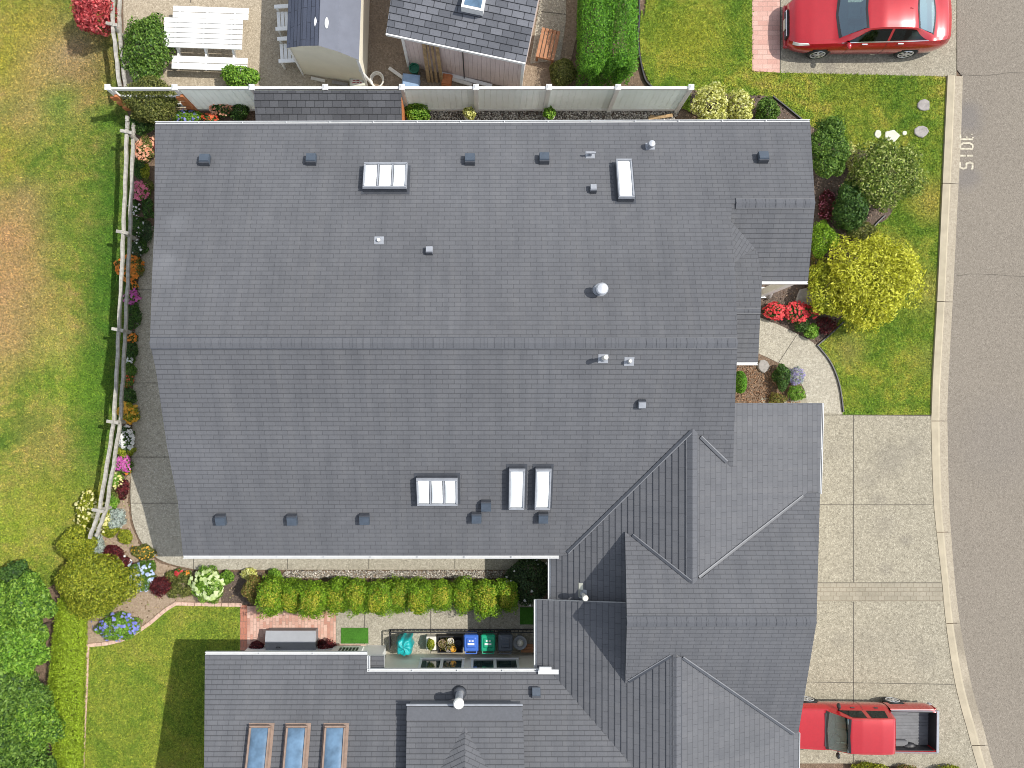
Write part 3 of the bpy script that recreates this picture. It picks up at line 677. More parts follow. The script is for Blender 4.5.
def valley(parent, plA, plB, pa, pb, w=.045, ext=.0):
    """narrow valley metal, toned dark for the shadow of overlapping shingles, with a pale rolled edge along the real intersection of two planes"""
    def on_both(x, y):
        for _ in range(40):                                     # slide along y until both planes agree
            d = plA.at(x, y).z - plB.at(x, y).z; d2 = plA.at(x, y + .5).z - plB.at(x, y + .5).z
            if abs(d2 - d) < 1e-9: break
            y -= max(-6, min(6, .5 * d / (d2 - d)))
        return plA.at(x, y)
    p, q = on_both(*pa), on_both(*pb); d = (q - p).normalized(); s = Vector((-d.y, d.x, 0)).normalized(); z = Vector((0, 0, 1)); mb = MB()
    def strip(o, w_, z0, z1): mb.hexa([p + s * (o - w_) + z * z0, p + s * (o + w_) + z * z0, q + s * (o + w_) + z * z0, q + s * (o - w_) + z * z0, p + s * (o - w_) + z * z1, p + s * (o + w_) + z * z1, q + s * (o + w_) + z * z1, q + s * (o - w_) + z * z1])
    strip(0, w, -.03, .045); v = mb.build('valley_flashing', M['darkgrey'], parent)
    mb = MB(); strip(w + .014, .013, -.03, .05); mb.build('rolled_edge', M['rolled'], v); return v
def body(parent, x0, x1, prof, mat, name='wall'):
    """prof (y, z) pentagon pulled along x"""
    n = len(prof); V = [(x0, y, z) for y, z in prof] + [(x1, y, z) for y, z in prof]
    return mesh_obj(name, V, [tuple(range(n)), tuple(range(2 * n - 1, n - 1, -1))] + [(i, n + i, n + (i + 1) % n, (i + 1) % n) for i in range(n)], mat, parent)
body(house, -7.9, 6.0, [(-3.65, 0), (-3.65, 2.68), (1.656, 5.0), (7.5, 2.68), (7.5, 0)], M['siding'])
body(house, 6.0, 8.55, [(4.1, 0), (4.1, 2.85), (5.54, 3.45), (7.5, 2.65), (7.5, 0)], M['siding'])
def bodyy(parent, y0, y1, prof, mat, name='wall'):
    n = len(prof); V = [(x, y0, z) for x, z in prof] + [(x, y1, z) for x, z in prof]
    return mesh_obj(name, V, [tuple(range(n)), tuple(range(2 * n - 1, n - 1, -1))] + [(i, n + i, n + (i + 1) % n, (i + 1) % n) for i in range(n)], mat, parent)
bodyy(house, -5.3, -.15, [(2.3, 0), (2.3, 2.7), (5.39, 4.05), (9.0, 2.65), (9.0, 0)], M['siding'])
body(house, 4.2, 8.3, [(-5.33, 0), (-5.33, 4.58), (-2.6, 2.85), (-2.6, 0)], M['siding'])
colm = MB(); p_ = G(764, 293); colm.box((p_.x - .05, p_.y, 0), (.22, .22, 2.7), bev=.02); colm.box((p_.x - .05, p_.y, .0), (.34, .34, .12)); colm.build('porch_post', M['white'], house)

valley(house, mS, gW1, (690.5, 431), (567, 550), .036); valley(house, mS, gE, (700, 435), (726, 466), .034); valley(house, gE, gN, (699, 583), (803, 495), .022); valley(house, gW1, gN, (632, 538), (690, 583), .03)
def skylight(parent, pl, px, py, w, d, panes=1, h=.19, frame=M['lightvent'], pane=M['pane'], curb=M['darkgrey']):
    """raised curb, metal frame, bulging panes; w along the eave, d up the slope (metres), built on the roof plane"""
    c = pl.at(px, py); up, n = pl.up(), pl.n(); u = Vector((1, 0, 0)); up = n.cross(u) if n.cross(u).dot(Vector((0, 1, 0))) > 0 else -n.cross(u)
    T = lambda a, b, z: c + u * a + up * b + n * z
    def blk(mb, a0, a1, b0, b1, z0, z1, ins=0.):
        mb.hexa([T(a0, b0, z0), T(a1, b0, z0), T(a1, b1, z0), T(a0, b1, z0), T(a0 + ins, b0 + ins, z1), T(a1 - ins, b0 + ins, z1), T(a1 - ins, b1 - ins, z1), T(a0 + ins, b1 - ins, z1)])
    mb = MB(); blk(mb, -w / 2, w / 2, -d / 2, d / 2, -.05, h); blk(mb, -w / 2 - .07, w / 2 + .07, -d / 2 - .07, d / 2 + .07, -.05, .016)
    sk = mb.build('skylight', curb, parent)
    fr = MB(); e = .05
    for a0, a1, b0, b1 in ((-w / 2 - .01, w / 2 + .01, -d / 2 - .01, -d / 2 + e), (-w / 2 - .01, w / 2 + .01, d / 2 - e, d / 2 + .01), (-w / 2 - .01, -w / 2 + e, -d / 2 + e, d / 2 - e), (w / 2 - e, w / 2 + .01, -d / 2 + e, d / 2 - e)):
        blk(fr, a0, a1, b0, b1, h - .03, h + .045, .012)
    for i in range(1, panes):
        x = -w / 2 + w * i / panes; blk(fr, x - .022, x + .022, -d / 2 + e, d / 2 - e, h - .02, h + .035, .006)
    fr.build('frame', frame, sk)
    for i in range(panes):
        x0, x1 = -w / 2 + w * i / panes + .035, -w / 2 + w * (i + 1) / panes - .035
        pb = MB(); nx_, ny_ = 8, 10; V = []; Fc = []
        for j in range(ny_ + 1):
            for k in range(nx_ + 1):
                a, b = k / nx_, j / ny_; z = h + .004 + .05 * (1 - (2 * a - 1) ** 4) * (1 - (2 * b - 1) ** 6)
                V.append(T(x0 + (x1 - x0) * a, -d / 2 + e + .005 + (d - 2 * e - .01) * b, z))
        for j in range(ny_):
            for k in range(nx_): i0 = j * (nx_ + 1) + k; Fc.append((i0, i0 + 1, i0 + nx_ + 2, i0 + nx_ + 1))
        pb.add(V, Fc); pb.build('pane', pane, sk, smooth=True)
    return sk
skylight(house, mN, 386, 180, 1.16, .80, 3); skylight(house, mN, 624, 183, .42, 1.24)
skylight(house, mS, 437.5, 488.5, 1.08, .80, 3); skylight(house, mS, 516.5, 486, .41, 1.20); skylight(house, mS, 542.5, 486, .41, 1.20)
def slope_T(pl, px, py):
    c = pl.at(px, py); up, n = pl.up(), pl.n(); u = up.cross(n)
    return lambda a, b, z: c + u * a + up * b + n * z
def roof_vent(parent, pl, px, py, w=.28, d=.27, h=.19, mat=M['ventm']):
    """low slant-back attic vent: flange, open dark throat, hood"""
    T = slope_T(pl, px, py); mb = MB()
    def blk(mb, a0, a1, b0, b1, z0, z1, bs=0., it=0.):
        mb.hexa([T(a0, b0, z0), T(a1, b0, z0), T(a1, b1, z0), T(a0, b1, z0), T(a0 + it, b0 + it, z1), T(a1 - it, b0 + it, z1), T(a1 - it, b1 - it - bs, z1), T(a0 + it, b1 - it - bs, z1)])
    blk(mb, -w / 2, w / 2, -d / 2, d / 2, h * .45, h, .03, .012)
    v = mb.build('roof_vent', mat, parent)
    th = MB(); blk(th, -w / 2 + .008, w / 2 - .008, -d / 2 - .012, d / 2 + .012, -.02, h * .8)
    th.build('throat', M['darkgrey'], v)
    return v
for x, y in ((206, 162), (312, 161.5), (470, 161.5), (544, 160.5), (762, 159.5)): roof_vent(house, mN, x, y)
for x, y in ((222, 518), (293, 518), (365, 517.5), (486, 504), (476.5, 516), (543, 516)): roof_vent(house, mS, x, y)
roof_vent(house, mN, 593, 190.5, .18, .20, .16, M['lightvent']); roof_vent(house, mN, 429.5, 252, .19, .19, .14, M['lightvent']); roof_vent(house, mS, 641.5, 403, .20, .19, .15, M['lightvent'])
def pipe(parent, pl, px, py, r, h, mat, cap=0., name='vent_pipe', boot=True):
    p = pl.at(px, py); mb = MB(); mb.cyl(p - Vector((0, 0, .1)), p + Vector((0, 0, h)), r, r, 14)
    o = mb.build(name, mat, parent, smooth=True, sharp=.6)
    if boot:
        T = slope_T(pl, px, py); bb = MB(); bb.hexa([T(-.13, -.12, 0), T(.13, -.12, 0), T(.13, .12, 0), T(-.13, .12, 0), T(-.12, -.11, .02), T(.12, -.11, .02), T(.12, .11, .02), T(-.12, .11, .02)])
        bb.lathe((p.x, p.y, p.z - .02), [(r * 1.7, 0), (r * 1.5, .05), (r * 1.05, .09)], 14); bb.build('flashing', M['lightvent'], o)
    if cap:
        cb = MB(); cb.lathe((p.x, p.y, p.z + h), [(cap * .85, -.05), (cap, -.02), (cap, .04), (cap * .8, .075), (.02, .09)], 20); cb.build('cap', mat, o, smooth=True, sharp=.7)
    return o
pipe(house, mN, 600, 291, .12, .34, M['galv'], .155); pipe(house, mN, 650, 146.5, .07, .20, M['galv'], .10)
pipe(house, mN, 590, 155, .04, .20, M['lightvent']); pipe(house, mN, 379, 240.5, .045, .10, M['whitepot'])
pipe(house, mS, 603, 358.5, .05, .42, M['whitepot'], .065); pipe(house, mS, 629, 361.5, .04, .22, M['whitepot'])
tj = MB(); p_ = mN.at(590, 155); tj.cyl(p_ + Vector((-.13, 0, .2)), p_ + Vector((.13, 0, .2)), .03, .03, 10); tj.build('vent_tee', M['lightvent'], house)
pipe(house, gW1, 583, 594, .05, .46, M['whitepot'], .085)
tj = MB(); T = slope_T(gW1, 581, 590); tj.hexa([T(-.2, -.07, .0), T(.2, -.07, .0), T(.2, .07, .0), T(-.2, .07, .0), T(-.19, -.06, .02), T(.19, -.06, .02), T(.19, .06, .02), T(-.19, .06, .02)]); tj.build('flashing', M['palestone'], house)

# ------------------------------------------------------------------ the attached house below
house2 = thing('house', 'lower attached house at the bottom with brown framed blue skylights and steel flue', 'house', (0, -10, 0))
R = Roof(); R.plane(lN, [(205, 655), (367, 655), (367, 672), (569, 672), (668, 786), (668, 926), (203, 926)])
zr = lN.at(400, 926); lS = ypl(zr.z, zr.y, .42)
R.plane(lS, None, pts=[Vector((x, y, lS.z(x, y))) for x, y in ((-6.95, zr.y), (4.6, zr.y), (4.6, zr.y - 6), (-6.95, zr.y - 6))])
R.build('roof', M['shingle'], house2, M['gutter'])
R = Roof(); R.plane(gS, [(627, 622), (816.5, 622), (798.5, 732), (792, 734), (688, 660), (670, 658), (625, 690)]); R.build('cross_gable_roof', M['shingle'], house2, M['darkgrey'])
R = Roof()
R.plane(gW2, [(537, 600), (676, 605), (676, 1000), (537, 1000)], ex=.17, th=.016); R.plane(gE2, [(676, 648), (676, 1000), (794, 1000), (798.5, 728), (770, 705)], ex=.17, th=.006)
R.build('garage_roof', M['shingle_w'], house2, M['gutter'])
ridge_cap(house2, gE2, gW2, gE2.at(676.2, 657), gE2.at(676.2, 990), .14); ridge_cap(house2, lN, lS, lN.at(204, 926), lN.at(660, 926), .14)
gutter(house2, lN.at(205, 655), lN.at(367, 655), (0, 1, 0)); gutter(house2, lN.at(367, 672), lN.at(548, 672), (0, 1, 0)); gutter(house2, gW2.at(537, 600), gW2.at(537, 669), (-1, 0, 0))
gutter(house2, gE2.at(798, 733), gE2.at(796, 860), (1, 0, 0), .06); gutter(house2, lN.at(367, 656), lN.at(367, 671.8), (1, 0, 0), .08)
mb = MB(); a, b = lN.at(538, 672), lN.at(566, 672); mb.beam(a + Vector((0, .03, .04)), b + Vector((0, .03, .04)), .13, .10); a, b = lN.at(539, 669), lN.at(551, 669); mb.beam(a + Vector((0, .05, .12)), b + Vector((0, .05, .12)), .10, .08)
mb.build('eave_return', M['gutter'], house2)
valley(house2, gW2, gS, (629, 687), (671, 659), .03); valley(house2, gE2, gS, (682, 657), (793, 731), .03)
# north/garage slope valley metal, shingle shadow put into its dark colour
va = MB(); a, b = lN.at(565, 673), lN.at(668, 793); d = (b - a).normalized(); sd = Vector((-d.y, d.x, 0)).normalized()
va.hexa([a - sd * .05, a + sd * .05, a + sd * .05 + Vector((0, 0, .03)), a - sd * .05 + Vector((0, 0, .03)), b - sd * .05, b + sd * .05, b + sd * .05 + Vector((0, 0, .03)), b - sd * .05 + Vector((0, 0, .03))]); va.build('valley_flashing', M['darkgrey'], house2)
R = Roof(); pp = Plane(2.55, 0, -.12); pp.a = 2.62 + .12 * (-7.0); R.plane(pp, [(370, 656), (384, 656), (384, 669), (370, 669)]); R.build('bay_roof', M['shingle'], house2, M['gutter'])
wallN, wallR = -7.34, -7.60
body(house2, -7.3, -3.05, [(wallN - 6, 0), (wallN - 6, 4.4), (wallN - 3, 3.9), (wallN, 2.7), (wallN, 0)], M['white'])
body(house2, -3.05, 2.0, [(wallR - 6, 0), (wallR - 6, 4.4), (wallR - 3, 3.9), (wallR, 2.7), (wallR, 0)], M['siding'])
bodyy(house2, -16, -5.35, [(2.0, 0), (2.0, 2.75), (4.97, 4.05), (8.3, 2.65), (8.3, 0)], M['siding'])
body(house2, 4.2, 8.2, [(-7.6, 0), (-7.6, 3.2), (-5.35, 4.58), (-5.35, 0)], M['siding'])
def wall_pt(px, h, y): return (px - NX) * (H - h) / F
for x0, x1 in ((419, 464), (471, 519)):
    a, b = (x0 - NX) * (25 - 1.2) / F, (x1 - NX) * (25 - 1.2) / F; z0, z1 = .72, 2.1; fb = MB(); y = wallR
    for s_ in ((a, a + .07, z0, z1), (b - .07, b, z0, z1), ((a + b) / 2 - .045, (a + b) / 2 + .045, z0, z1)): fb.hexa([(s_[0], y, s_[2]), (s_[1], y, s_[2]), (s_[1], y + .06, s_[2]), (s_[0], y + .06, s_[2]), (s_[0], y, s_[3]), (s_[1], y, s_[3]), (s_[1], y + .06, s_[3]), (s_[0], y + .06, s_[3])])
    for zz in (z0 - .07, z1): fb.box(((a + b) / 2, y + .035, zz), (b - a + .04, .07, .07))
    w_ = fb.build('window', M['white'], house2)
    gb = MB(); gb.box(((a + b) / 2, y + .015, z0), (b - a - .1, .03, z1 - z0)); gb.build('pane', M['winglass'], w_)
# louvre set low in the white wall
lv = MB(); x0, x1 = (341 - NX) / 32, (361 - NX) / 32; lv.box(((x0 + x1) / 2 - .02, wallN + .02, .25), (x1 - x0 + .3, .04, .75))
lo = lv.build('louvre', M['white'], house2); sl = MB()
for i in range(6): sl.box((x0 + .08 + (x1 - x0) * i / 6, wallN + .045, .45), (.055, .02, .42))
sl.build('slots', M['black'], lo)
for x in (258, 295, 333.5): skylight(house2, lN, x + 1, 752, .55, 1.30, 1, .15, M['brownframe'], M['paneblue'], M['brownframe'])
roof_vent(house2, lN, 536, 692.5, .24, .26, .15)
# raised dormer with its own ridge strip and low gable
dp = Plane(lN.a + .48, 0, -.42)
R = Roof(); R.plane(dp, [(407, 706), (523, 706), (528, 905), (404, 905)])
gzr = dp.at(465, 727)
gl = Plane(0, .38, -.05); gl.a = gzr.z - .38 * gzr.x - gl.c * gzr.y
dW = Plane(0, .30, -.62); dW.a = gzr.z - .30 * gzr.x + .62 * gzr.y; dE = Plane(0, -.30, -.62); dE.a = gzr.z + .30 * gzr.x + .62 * gzr.y
R.plane(dW, [(465, 727), (432, 780), (425, 905), (465, 905)], thick=.05); R.plane(dE, [(465, 727), (465, 905), (505, 905), (498, 780)], thick=.05)
dorm = R.build('dormer', M['shingle'], house2, M['gutter'])
db = MB(); a, b, c, d = dp.at(409, 707.5), dp.at(521, 707.5), dp.at(526, 905), dp.at(406, 905)
db.hexa([a - Vector((0, 0, 1)), b - Vector((0, 0, 1)), c - Vector((0, 0, 1)), d - Vector((0, 0, 1)), a - Vector((0, 0, .1)), b - Vector((0, 0, .1)), c - Vector((0, 0, .1)), d - Vector((0, 0, .1))]); db.build('wall', M['darkgreybox'], dorm)
rc = MB(); a, b = dp.at(407, 706.5), dp.at(522, 706.5)
u_ = dp.up(); rc.hexa([a, b, b + u_ * .34, a + u_ * .34, a + Vector((0, 0, .035)), b + Vector((0, 0, .035)), b + u_ * .34 + Vector((0, 0, .03)), a + u_ * .34 + Vector((0, 0, .03))]); rc.build('ridge_cap', M['ridge_plain'], dorm)
tr_ = MB(); tr_.beam(dp.at(406.5, 704.6) + Vector((0, 0, .01)), dp.at(522.5, 704.6) + Vector((0, 0, .01)), .04, .06); tr_.build('trim', M['lightvent'], dorm)
fl = pipe(house2, lN, 459.5, 693, .105, .78, M['galv'], .0, 'flue'); p_ = lN.at(459.5, 693)
cb = MB(); cb.lathe((p_.x, p_.y, p_.z + .78), [(.10, -.06), (.145, -.03), (.145, .05), (.115, .09), (.02, .11)], 20); cb.build('cap', M['lamp'], fl, smooth=True, sharp=.7)
cb = MB(); cb.lathe((p_.x, p_.y, p_.z - .02), [(.2, 0), (.17, .10), (.125, .14)], 18); cb.build('collar', M['darkgrey'], fl, smooth=True)

# ------------------------------------------------------------------ foliage
def lumpy(d, rg, k=16, amp=.30, sig=.42):
    c = rg.normal(size=(k, 3)); c /= np.linalg.norm(c, axis=1, keepdims=True); a = rg.uniform(.4, 1., k)
    dt = np.clip(d @ c.T, -1, 1); ang = np.arccos(dt)
    return (1 - amp * .55) + amp * (a * np.exp(-(ang / sig) ** 2)).max(1)
def leaf_cloud(c, r, n, size, seed, amp=.30, k=16, zmin=-.45, depth=.28, ratio=.5, droop=.0, rnd=.75, flat=1.0, box=False):
    rg = np.random.default_rng(seed)
    d = rg.normal(size=(int(n * 1.6), 3)); d /= np.linalg.norm(d, axis=1, keepdims=True); d = d[d[:, 2] > zmin][:n]; n = len(d)
    rad = lumpy(d, rg, k, amp) * (1 - depth * rg.random(n) ** 1.6)
    q = d.copy()
    if box:   # clipped hedge: push the sphere towards a box
        s = np.abs(d).max(1, keepdims=True); q = d * (1 + (1 / s - 1) * .8)
    p = q * rad[:, None] * np.array(r) + np.array(c)
    nrm = d * np.array([1, 1, 1.3]) + rg.normal(size=(n, 3)) * rnd; nrm /= np.linalg.norm(nrm, axis=1, keepdims=True)
    t = rg.normal(size=(n, 3)); t -= nrm * (t * nrm).sum(1, keepdims=True); t /= np.linalg.norm(t, axis=1, keepdims=True)
    b = np.cross(nrm, t); L_ = size * rg.uniform(.65, 1.35, n)[:, None]; W = L_ * ratio
    V = np.stack([p - t * L_ * .5, p + b * W * .5 + nrm * L_ * .08, p + t * L_ * .5, p - b * W * .5 + nrm * L_ * .08], 1)
    return V.reshape(-1, 3)
def lobed(c, r, n, size, seed, amp, k, zmin, depth, ratio, rnd, lobes):
    rg = np.random.default_rng(seed + 9); r = np.array(r); c = np.array(c); parts = [leaf_cloud(c, r * .86, int(n * .42), size, seed, amp, k, zmin, depth, ratio, rnd=rnd)]
    for i in range(lobes):
        a = i * 2.39996 + rg.uniform(-.5, .5); z = rg.uniform(-.25, .85); q = math.sqrt(max(0., 1 - z * z)); d = np.array((q * math.cos(a), q * math.sin(a), z)); s = rg.uniform(.30, .50)
        parts.append(leaf_cloud(c + d * r * rg.uniform(.52, .72), r * s, int(n * .58 / lobes * (s / .4) ** 2), size, seed * 31 + i, amp, 8, -.6, .45, ratio, rnd=rnd))
    return np.concatenate(parts)
def bloom_cloud(c, r, n, size, seed, amp=.30, k=16, zmin=.1):
    """small six-sided blossoms lying on the top of a clump"""
    rg = np.random.default_rng(seed); d = rg.normal(size=(n * 4, 3)); d /= np.linalg.norm(d, axis=1, keepdims=True); d = d[d[:, 2] > zmin][:n]; n = len(d)
    rad = lumpy(d, np.random.default_rng(seed + 500), k, amp) * rg.uniform(.98, 1.1, n)
    p = d * rad[:, None] * np.array(r) + np.array(c)
    nrm = d * .6 + np.array([0, 0, .8]) + rg.normal(size=(n, 3)) * .3; nrm /= np.linalg.norm(nrm, axis=1, keepdims=True)
    t = np.cross(nrm, rg.normal(size=(n, 3))); t /= np.linalg.norm(t, axis=1, keepdims=True); b = np.cross(nrm, t)
    s = size * rg.uniform(.6, 1.3, n)[:, None]; V = []
    for i in range(6):
        a = i * math.pi / 3; rr = 1. if i % 2 == 0 else .72
        V.append(p + (t * math.cos(a) + b * math.sin(a)) * s * .5 * rr + nrm * s * .1 * (i % 2))
    return np.stack(V, 1).reshape(-1, 3)
SEED = [100]
def plant(name, label, cat, px, py, rx, ry, h, leaf, size=.05, dens=1., bloom=None, nb=40, bs=.06, group=None, amp=.30, k=16, leafname=None, stem='stem', zmin=-.45, ratio=.5, depth=.28, lobes=0, zc=.5, rnd=.75):
    """a plant seen with its middle at (px, py); rx, ry in picture units; h its height"""
    SEED[0] += 1; sd = SEED[0]
    c = G(px, py, h * .6); kk = (H - h * .6) / F; wx, wy = rx * kk, ry * kk
    root = thing(name, label, cat, (c.x, c.y, 0), 0, group)
    rz = h * (1 - zc) ; cen = (c.x, c.y, h * zc)
    area = 4 * math.pi * ((wx * wy + wx * rz + wy * rz) / 3) * .72
    n = int(min(26000, max(120, dens * 2.6 * area / (size * size * ratio * .5))))
    big_mesh(leafname or ('leaves' if bloom else 'crown'), (leaf_cloud(cen, (wx, wy, rz), n, size, sd, amp, k, zmin, depth, ratio, rnd=rnd) if bloom or amp < .21 else lobed(cen, (wx * 1.1, wy * 1.1, rz), int(n * 1.0), size, sd, amp, k, zmin, depth, ratio, rnd, lobes or (12 if rx > 25 else 8))), 4, L[leaf], root)
    sb = MB(); rg = random.Random(sd); r0 = max(.008, min(.06, .03 * h))
    for i in range(4):
        a = rg.uniform(0, 6.28); sb.cyl((c.x + .03 * math.cos(a), c.y + .03 * math.sin(a), 0), (c.x + wx * .45 * math.cos(a), c.y + wy * .45 * math.sin(a), h * .62), r0, r0 * .4, 6)
    sb.build(stem, M['bark'], root)
    if bloom: big_mesh('blossoms', bloom_cloud(cen, (wx, wy, rz), int(nb * 2.1), bs * 1.12, sd, amp, k), 6, B[bloom], root)
    return root

# clipped hedge row between the two houses: build two kinds, copy them
HR = [(272.5, 596, 1.05), (294, 596.5, 1.), (315, 598, 1.1), (337.5, 596.5, .98), (357.5, 596, 1.03), (379.5, 597, 1.06), (400, 596, .98), (419.5, 596, .99), (441, 595.5, .95), (463.5, 595.5, 1.), (486, 597.5, 1.02), (507, 595, 1.0)]
def hedge_proto(sd):
    root = thing('hedge_shrub', 'x', 'shrub', (0, 0, 0))
    big_mesh('crown', np.concatenate([leaf_cloud((0, 0, .62), (.36, .50, .62), 4800, .05, sd, .3, 30, -.5, .35, box=True)] + [leaf_cloud((.22 * math.cos(sd + j * 1.26), .30 * math.sin(sd + j * 1.26), .82), (.19, .24, .40), 850, .05, sd * 7 + j, .4, 10, -.5, .4) for j in range(5)]), 4, L['hedge'], root)
    big_mesh('new_growth', leaf_cloud((0, -.03, .86), (.35, .42, .46), 1900, .05, sd + 50, .35, 30, .25, .3), 4, L['hedgetop'], root)
    sb = MB(); sb.cyl((0, 0, 0), (0, 0, .8), .04, .02, 8); sb.build('stem', M['bark'], root)
    return root
hp = [hedge_proto(900), hedge_proto(901), hedge_proto(902)]
ordn = ['first', 'second', 'third', 'fourth', 'fifth', 'sixth', 'seventh', 'eighth', 'ninth', 'tenth', 'eleventh', 'twelfth']
for i, (x, y, s) in enumerate(HR):
    o = hp[i] if i < 3 else copy_tree(hp[i % 3])
    c = G(x, y, .75); o.location = (c.x, c.y, 0); o.scale = (s * 1.04 * (1 + .07 * math.sin(i * 2.7)), s * (1 + .06 * math.cos(i * 1.9)), s * (1 + .10 * math.sin(i * 3.9))); o.rotation_euler = (0, 0, (0 if i % 2 else math.pi) + .2 * math.sin(i * 5.1))
    lab = 'clipped green shrub with golden top, %s from the left in the hedge row' % ordn[i]
    if i == 11: lab = 'clipped green shrub at the right end of the hedge row by the dark laurel'
    if i == 0: lab = 'clipped green shrub at the left end of the hedge row by the bronze bush'
    tag(o, lab, 'shrub', 'clipped shrubs in the hedge row')
SH = 'garden shrubs'; FL = 'flower clumps in the left border'
plant('bush', 'bronze and orange tipped bush just left of the clipped hedge row', 'bush', 254, 590, 12.5, 14, .9, 'bronze', .05)
plant('laurel_bush', 'dark laurel bush in shade at the right end of the hedge row', 'bush', 530, 580, 25, 25, 1.0, 'shade', .075, .8, 'white', 9, .09, leafname='leaves')
# front garden
plant('bush', 'round dense dark green bush at the top right corner of the main roof', 'bush', 830, 148, 22, 30, 1.5, 'green', .075, amp=.36)
plant('shrub', 'large cream variegated shrub on the front lawn below the pale stones', 'shrub', 885, 174, 39, 36, 1.5, 'variegated', .085, .8, amp=.4, k=22)
plant('shrub', 'deep green shrub tucked against the cream variegated shrub', 'shrub', 853, 205, 17, 27, 1.3, 'dark', .08, amp=.35)
plant('shrub', 'small grey green shrub in shade above the big yellow bush', 'shrub', 860, 231, 15, 11, .6, 'olive', .06)
plant('bush', 'small soft green bush between the house wall and the yellow bush', 'bush', 824, 238, 13, 18, .9, 'hedge', .055, amp=.34)
plant('golden_bush', 'big bright yellow bush on the front lawn', 'bush', 873, 281, 49, 50, 1.6, 'yellow', .10, .85, amp=.38, k=24, ratio=.38, depth=.34)
LM('limegold', (.13, .17, .012), (.33, .37, .025), (.52, .52, .07))
plant('bush', 'lime yellow bush merging into the left side of the big yellow bush', 'bush', 829, 291, 20, 31, 1.0, 'limegold', .09, .9, amp=.38, ratio=.4)
for x, y, r, l in ((775, 311, 11, 'red flower clump nearest the porch post'), (796, 312, 13, 'red flower clump in the middle of the entry bed'), (813, 312, 7, 'small dim red flower clump under the yellow bush')):
    plant('flower_clump', l, 'flowers', x, y, r, r * .8, .45, 'dark', .055, .8, 'red', int(9 * r) if r > 8 else 25, .075, 'red flowers in the entry bed')
plant('perennial', 'dark spiky green plant below the red flowers', 'plant', 802, 324, 8, 10, .35, 'dark', .10, .5, ratio=.22)
plant('perennial', 'light green tufted plant below the red flowers', 'plant', 812, 331, 8, 7, .35, 'bright', .06)
plant('perennial', 'low dark purple plant at the tip of the entry bed', 'plant', 825, 326, 12, 9, .25, 'burgundy', .05, .5)
plant('shrub', 'dark green shrub left of the lavender beside the curved walkway', 'shrub', 783, 377, 9, 13, .55, 'dark', .05)
plant('lavender', 'grey purple lavender tuft on the curved walkway edge', 'lavender', 796, 376, 9, 9, .5, 'silver', .07, .5, 'lavender', 70, .05, ratio=.2)
plant('perennial', 'bright green spiky tuft at the foot of the lavender', 'plant', 797, 393, 9, 8, .35, 'bright', .10, .6, ratio=.22)
plant('perennial', 'peach brown leafed plant beside the garage roof edge', 'plant', 778, 399, 10, 6, .3, 'bronze', .05)
plant('bush', 'narrow green bush against the wall in the entry bed', 'bush', 741, 382, 6, 12, .8, 'yew', .04, amp=.15)
plant('shrub', 'cream yellow leaved shrub at the right end of the white fence', 'shrub', 712, 103, 19, 21, 1.0, 'ygvar', .09, .7, amp=.4)
plant('shrub', 'smaller cream yellow shrub touching the main roof gutter', 'shrub', 741, 106, 15, 17, .9, 'ygvar', .09, .7, amp=.4)
plant('shrub', 'green shrub right of the cream yellow shrubs behind the roof', 'shrub', 768, 110, 11, 14, .9, 'green', .06)
plant('groundcover', 'thin cream leaved trailing plant between two front bushes', 'plant', 852, 157, 6, 16, .3, 'ygvar', .06, .6)
plant('heather', 'dark pink flecked heather patch beside the front wall', 'plant', 828, 205, 10, 16, .3, 'burgundy', .05, .5, 'pink', 45, .035)
plant('shrub', 'reddish green low shrub left of the lime bush by the gutter', 'shrub', 817, 262, 7, 9, .35, 'bronze', .05, .5)
# back-left corner
plant('maple_tree', 'small bright red maple at the top left corner', 'tree', 93, 12, 21, 22, 1.9, 'maple', .10, .8, amp=.4, stem='trunk')
plant('shrub', 'broad leafy green shrub left of the white picnic table', 'shrub', 147, 47, 26, 36, 1.2, 'green', .085, .9, amp=.3)
plant('shrub', 'mixed olive green shrub growing over the open fence rails', 'shrub', 152, 101, 30, 24, 1.5, 'olive', .06, .9, amp=.35)
plant('shrub', 'dark shrub filling the corner behind the split rail fence', 'shrub', 140, 122, 14, 12, .8, 'dark', .055)
plant('bush', 'bright green rounded bush below the picnic table at the fence', 'bush', 239, 76, 21, 12, .9, 'bright', .075)
plant('flower_clump', 'blue and lime flower clump against the top left roof gutter', 'flowers', 186, 116, 17, 7, .5, 'bright', .055, 1, 'blue', 26, .07)
plant('flower_clump', 'peach flower clump in front of the white fence panel', 'flowers', 222, 107, 13, 9, .6, 'dark', .055, 1, 'peach', 70, .07)
plant('flower_clump', 'small orange red flower clump by the left fence post', 'flowers', 210, 118, 9, 5, .35, 'dark', .05, 1, 'redorange', 45, .06)
plant('shrub', 'dark green shrub between peach flowers and the lean-to', 'shrub', 240, 110, 9, 11, .7, 'dark', .06)
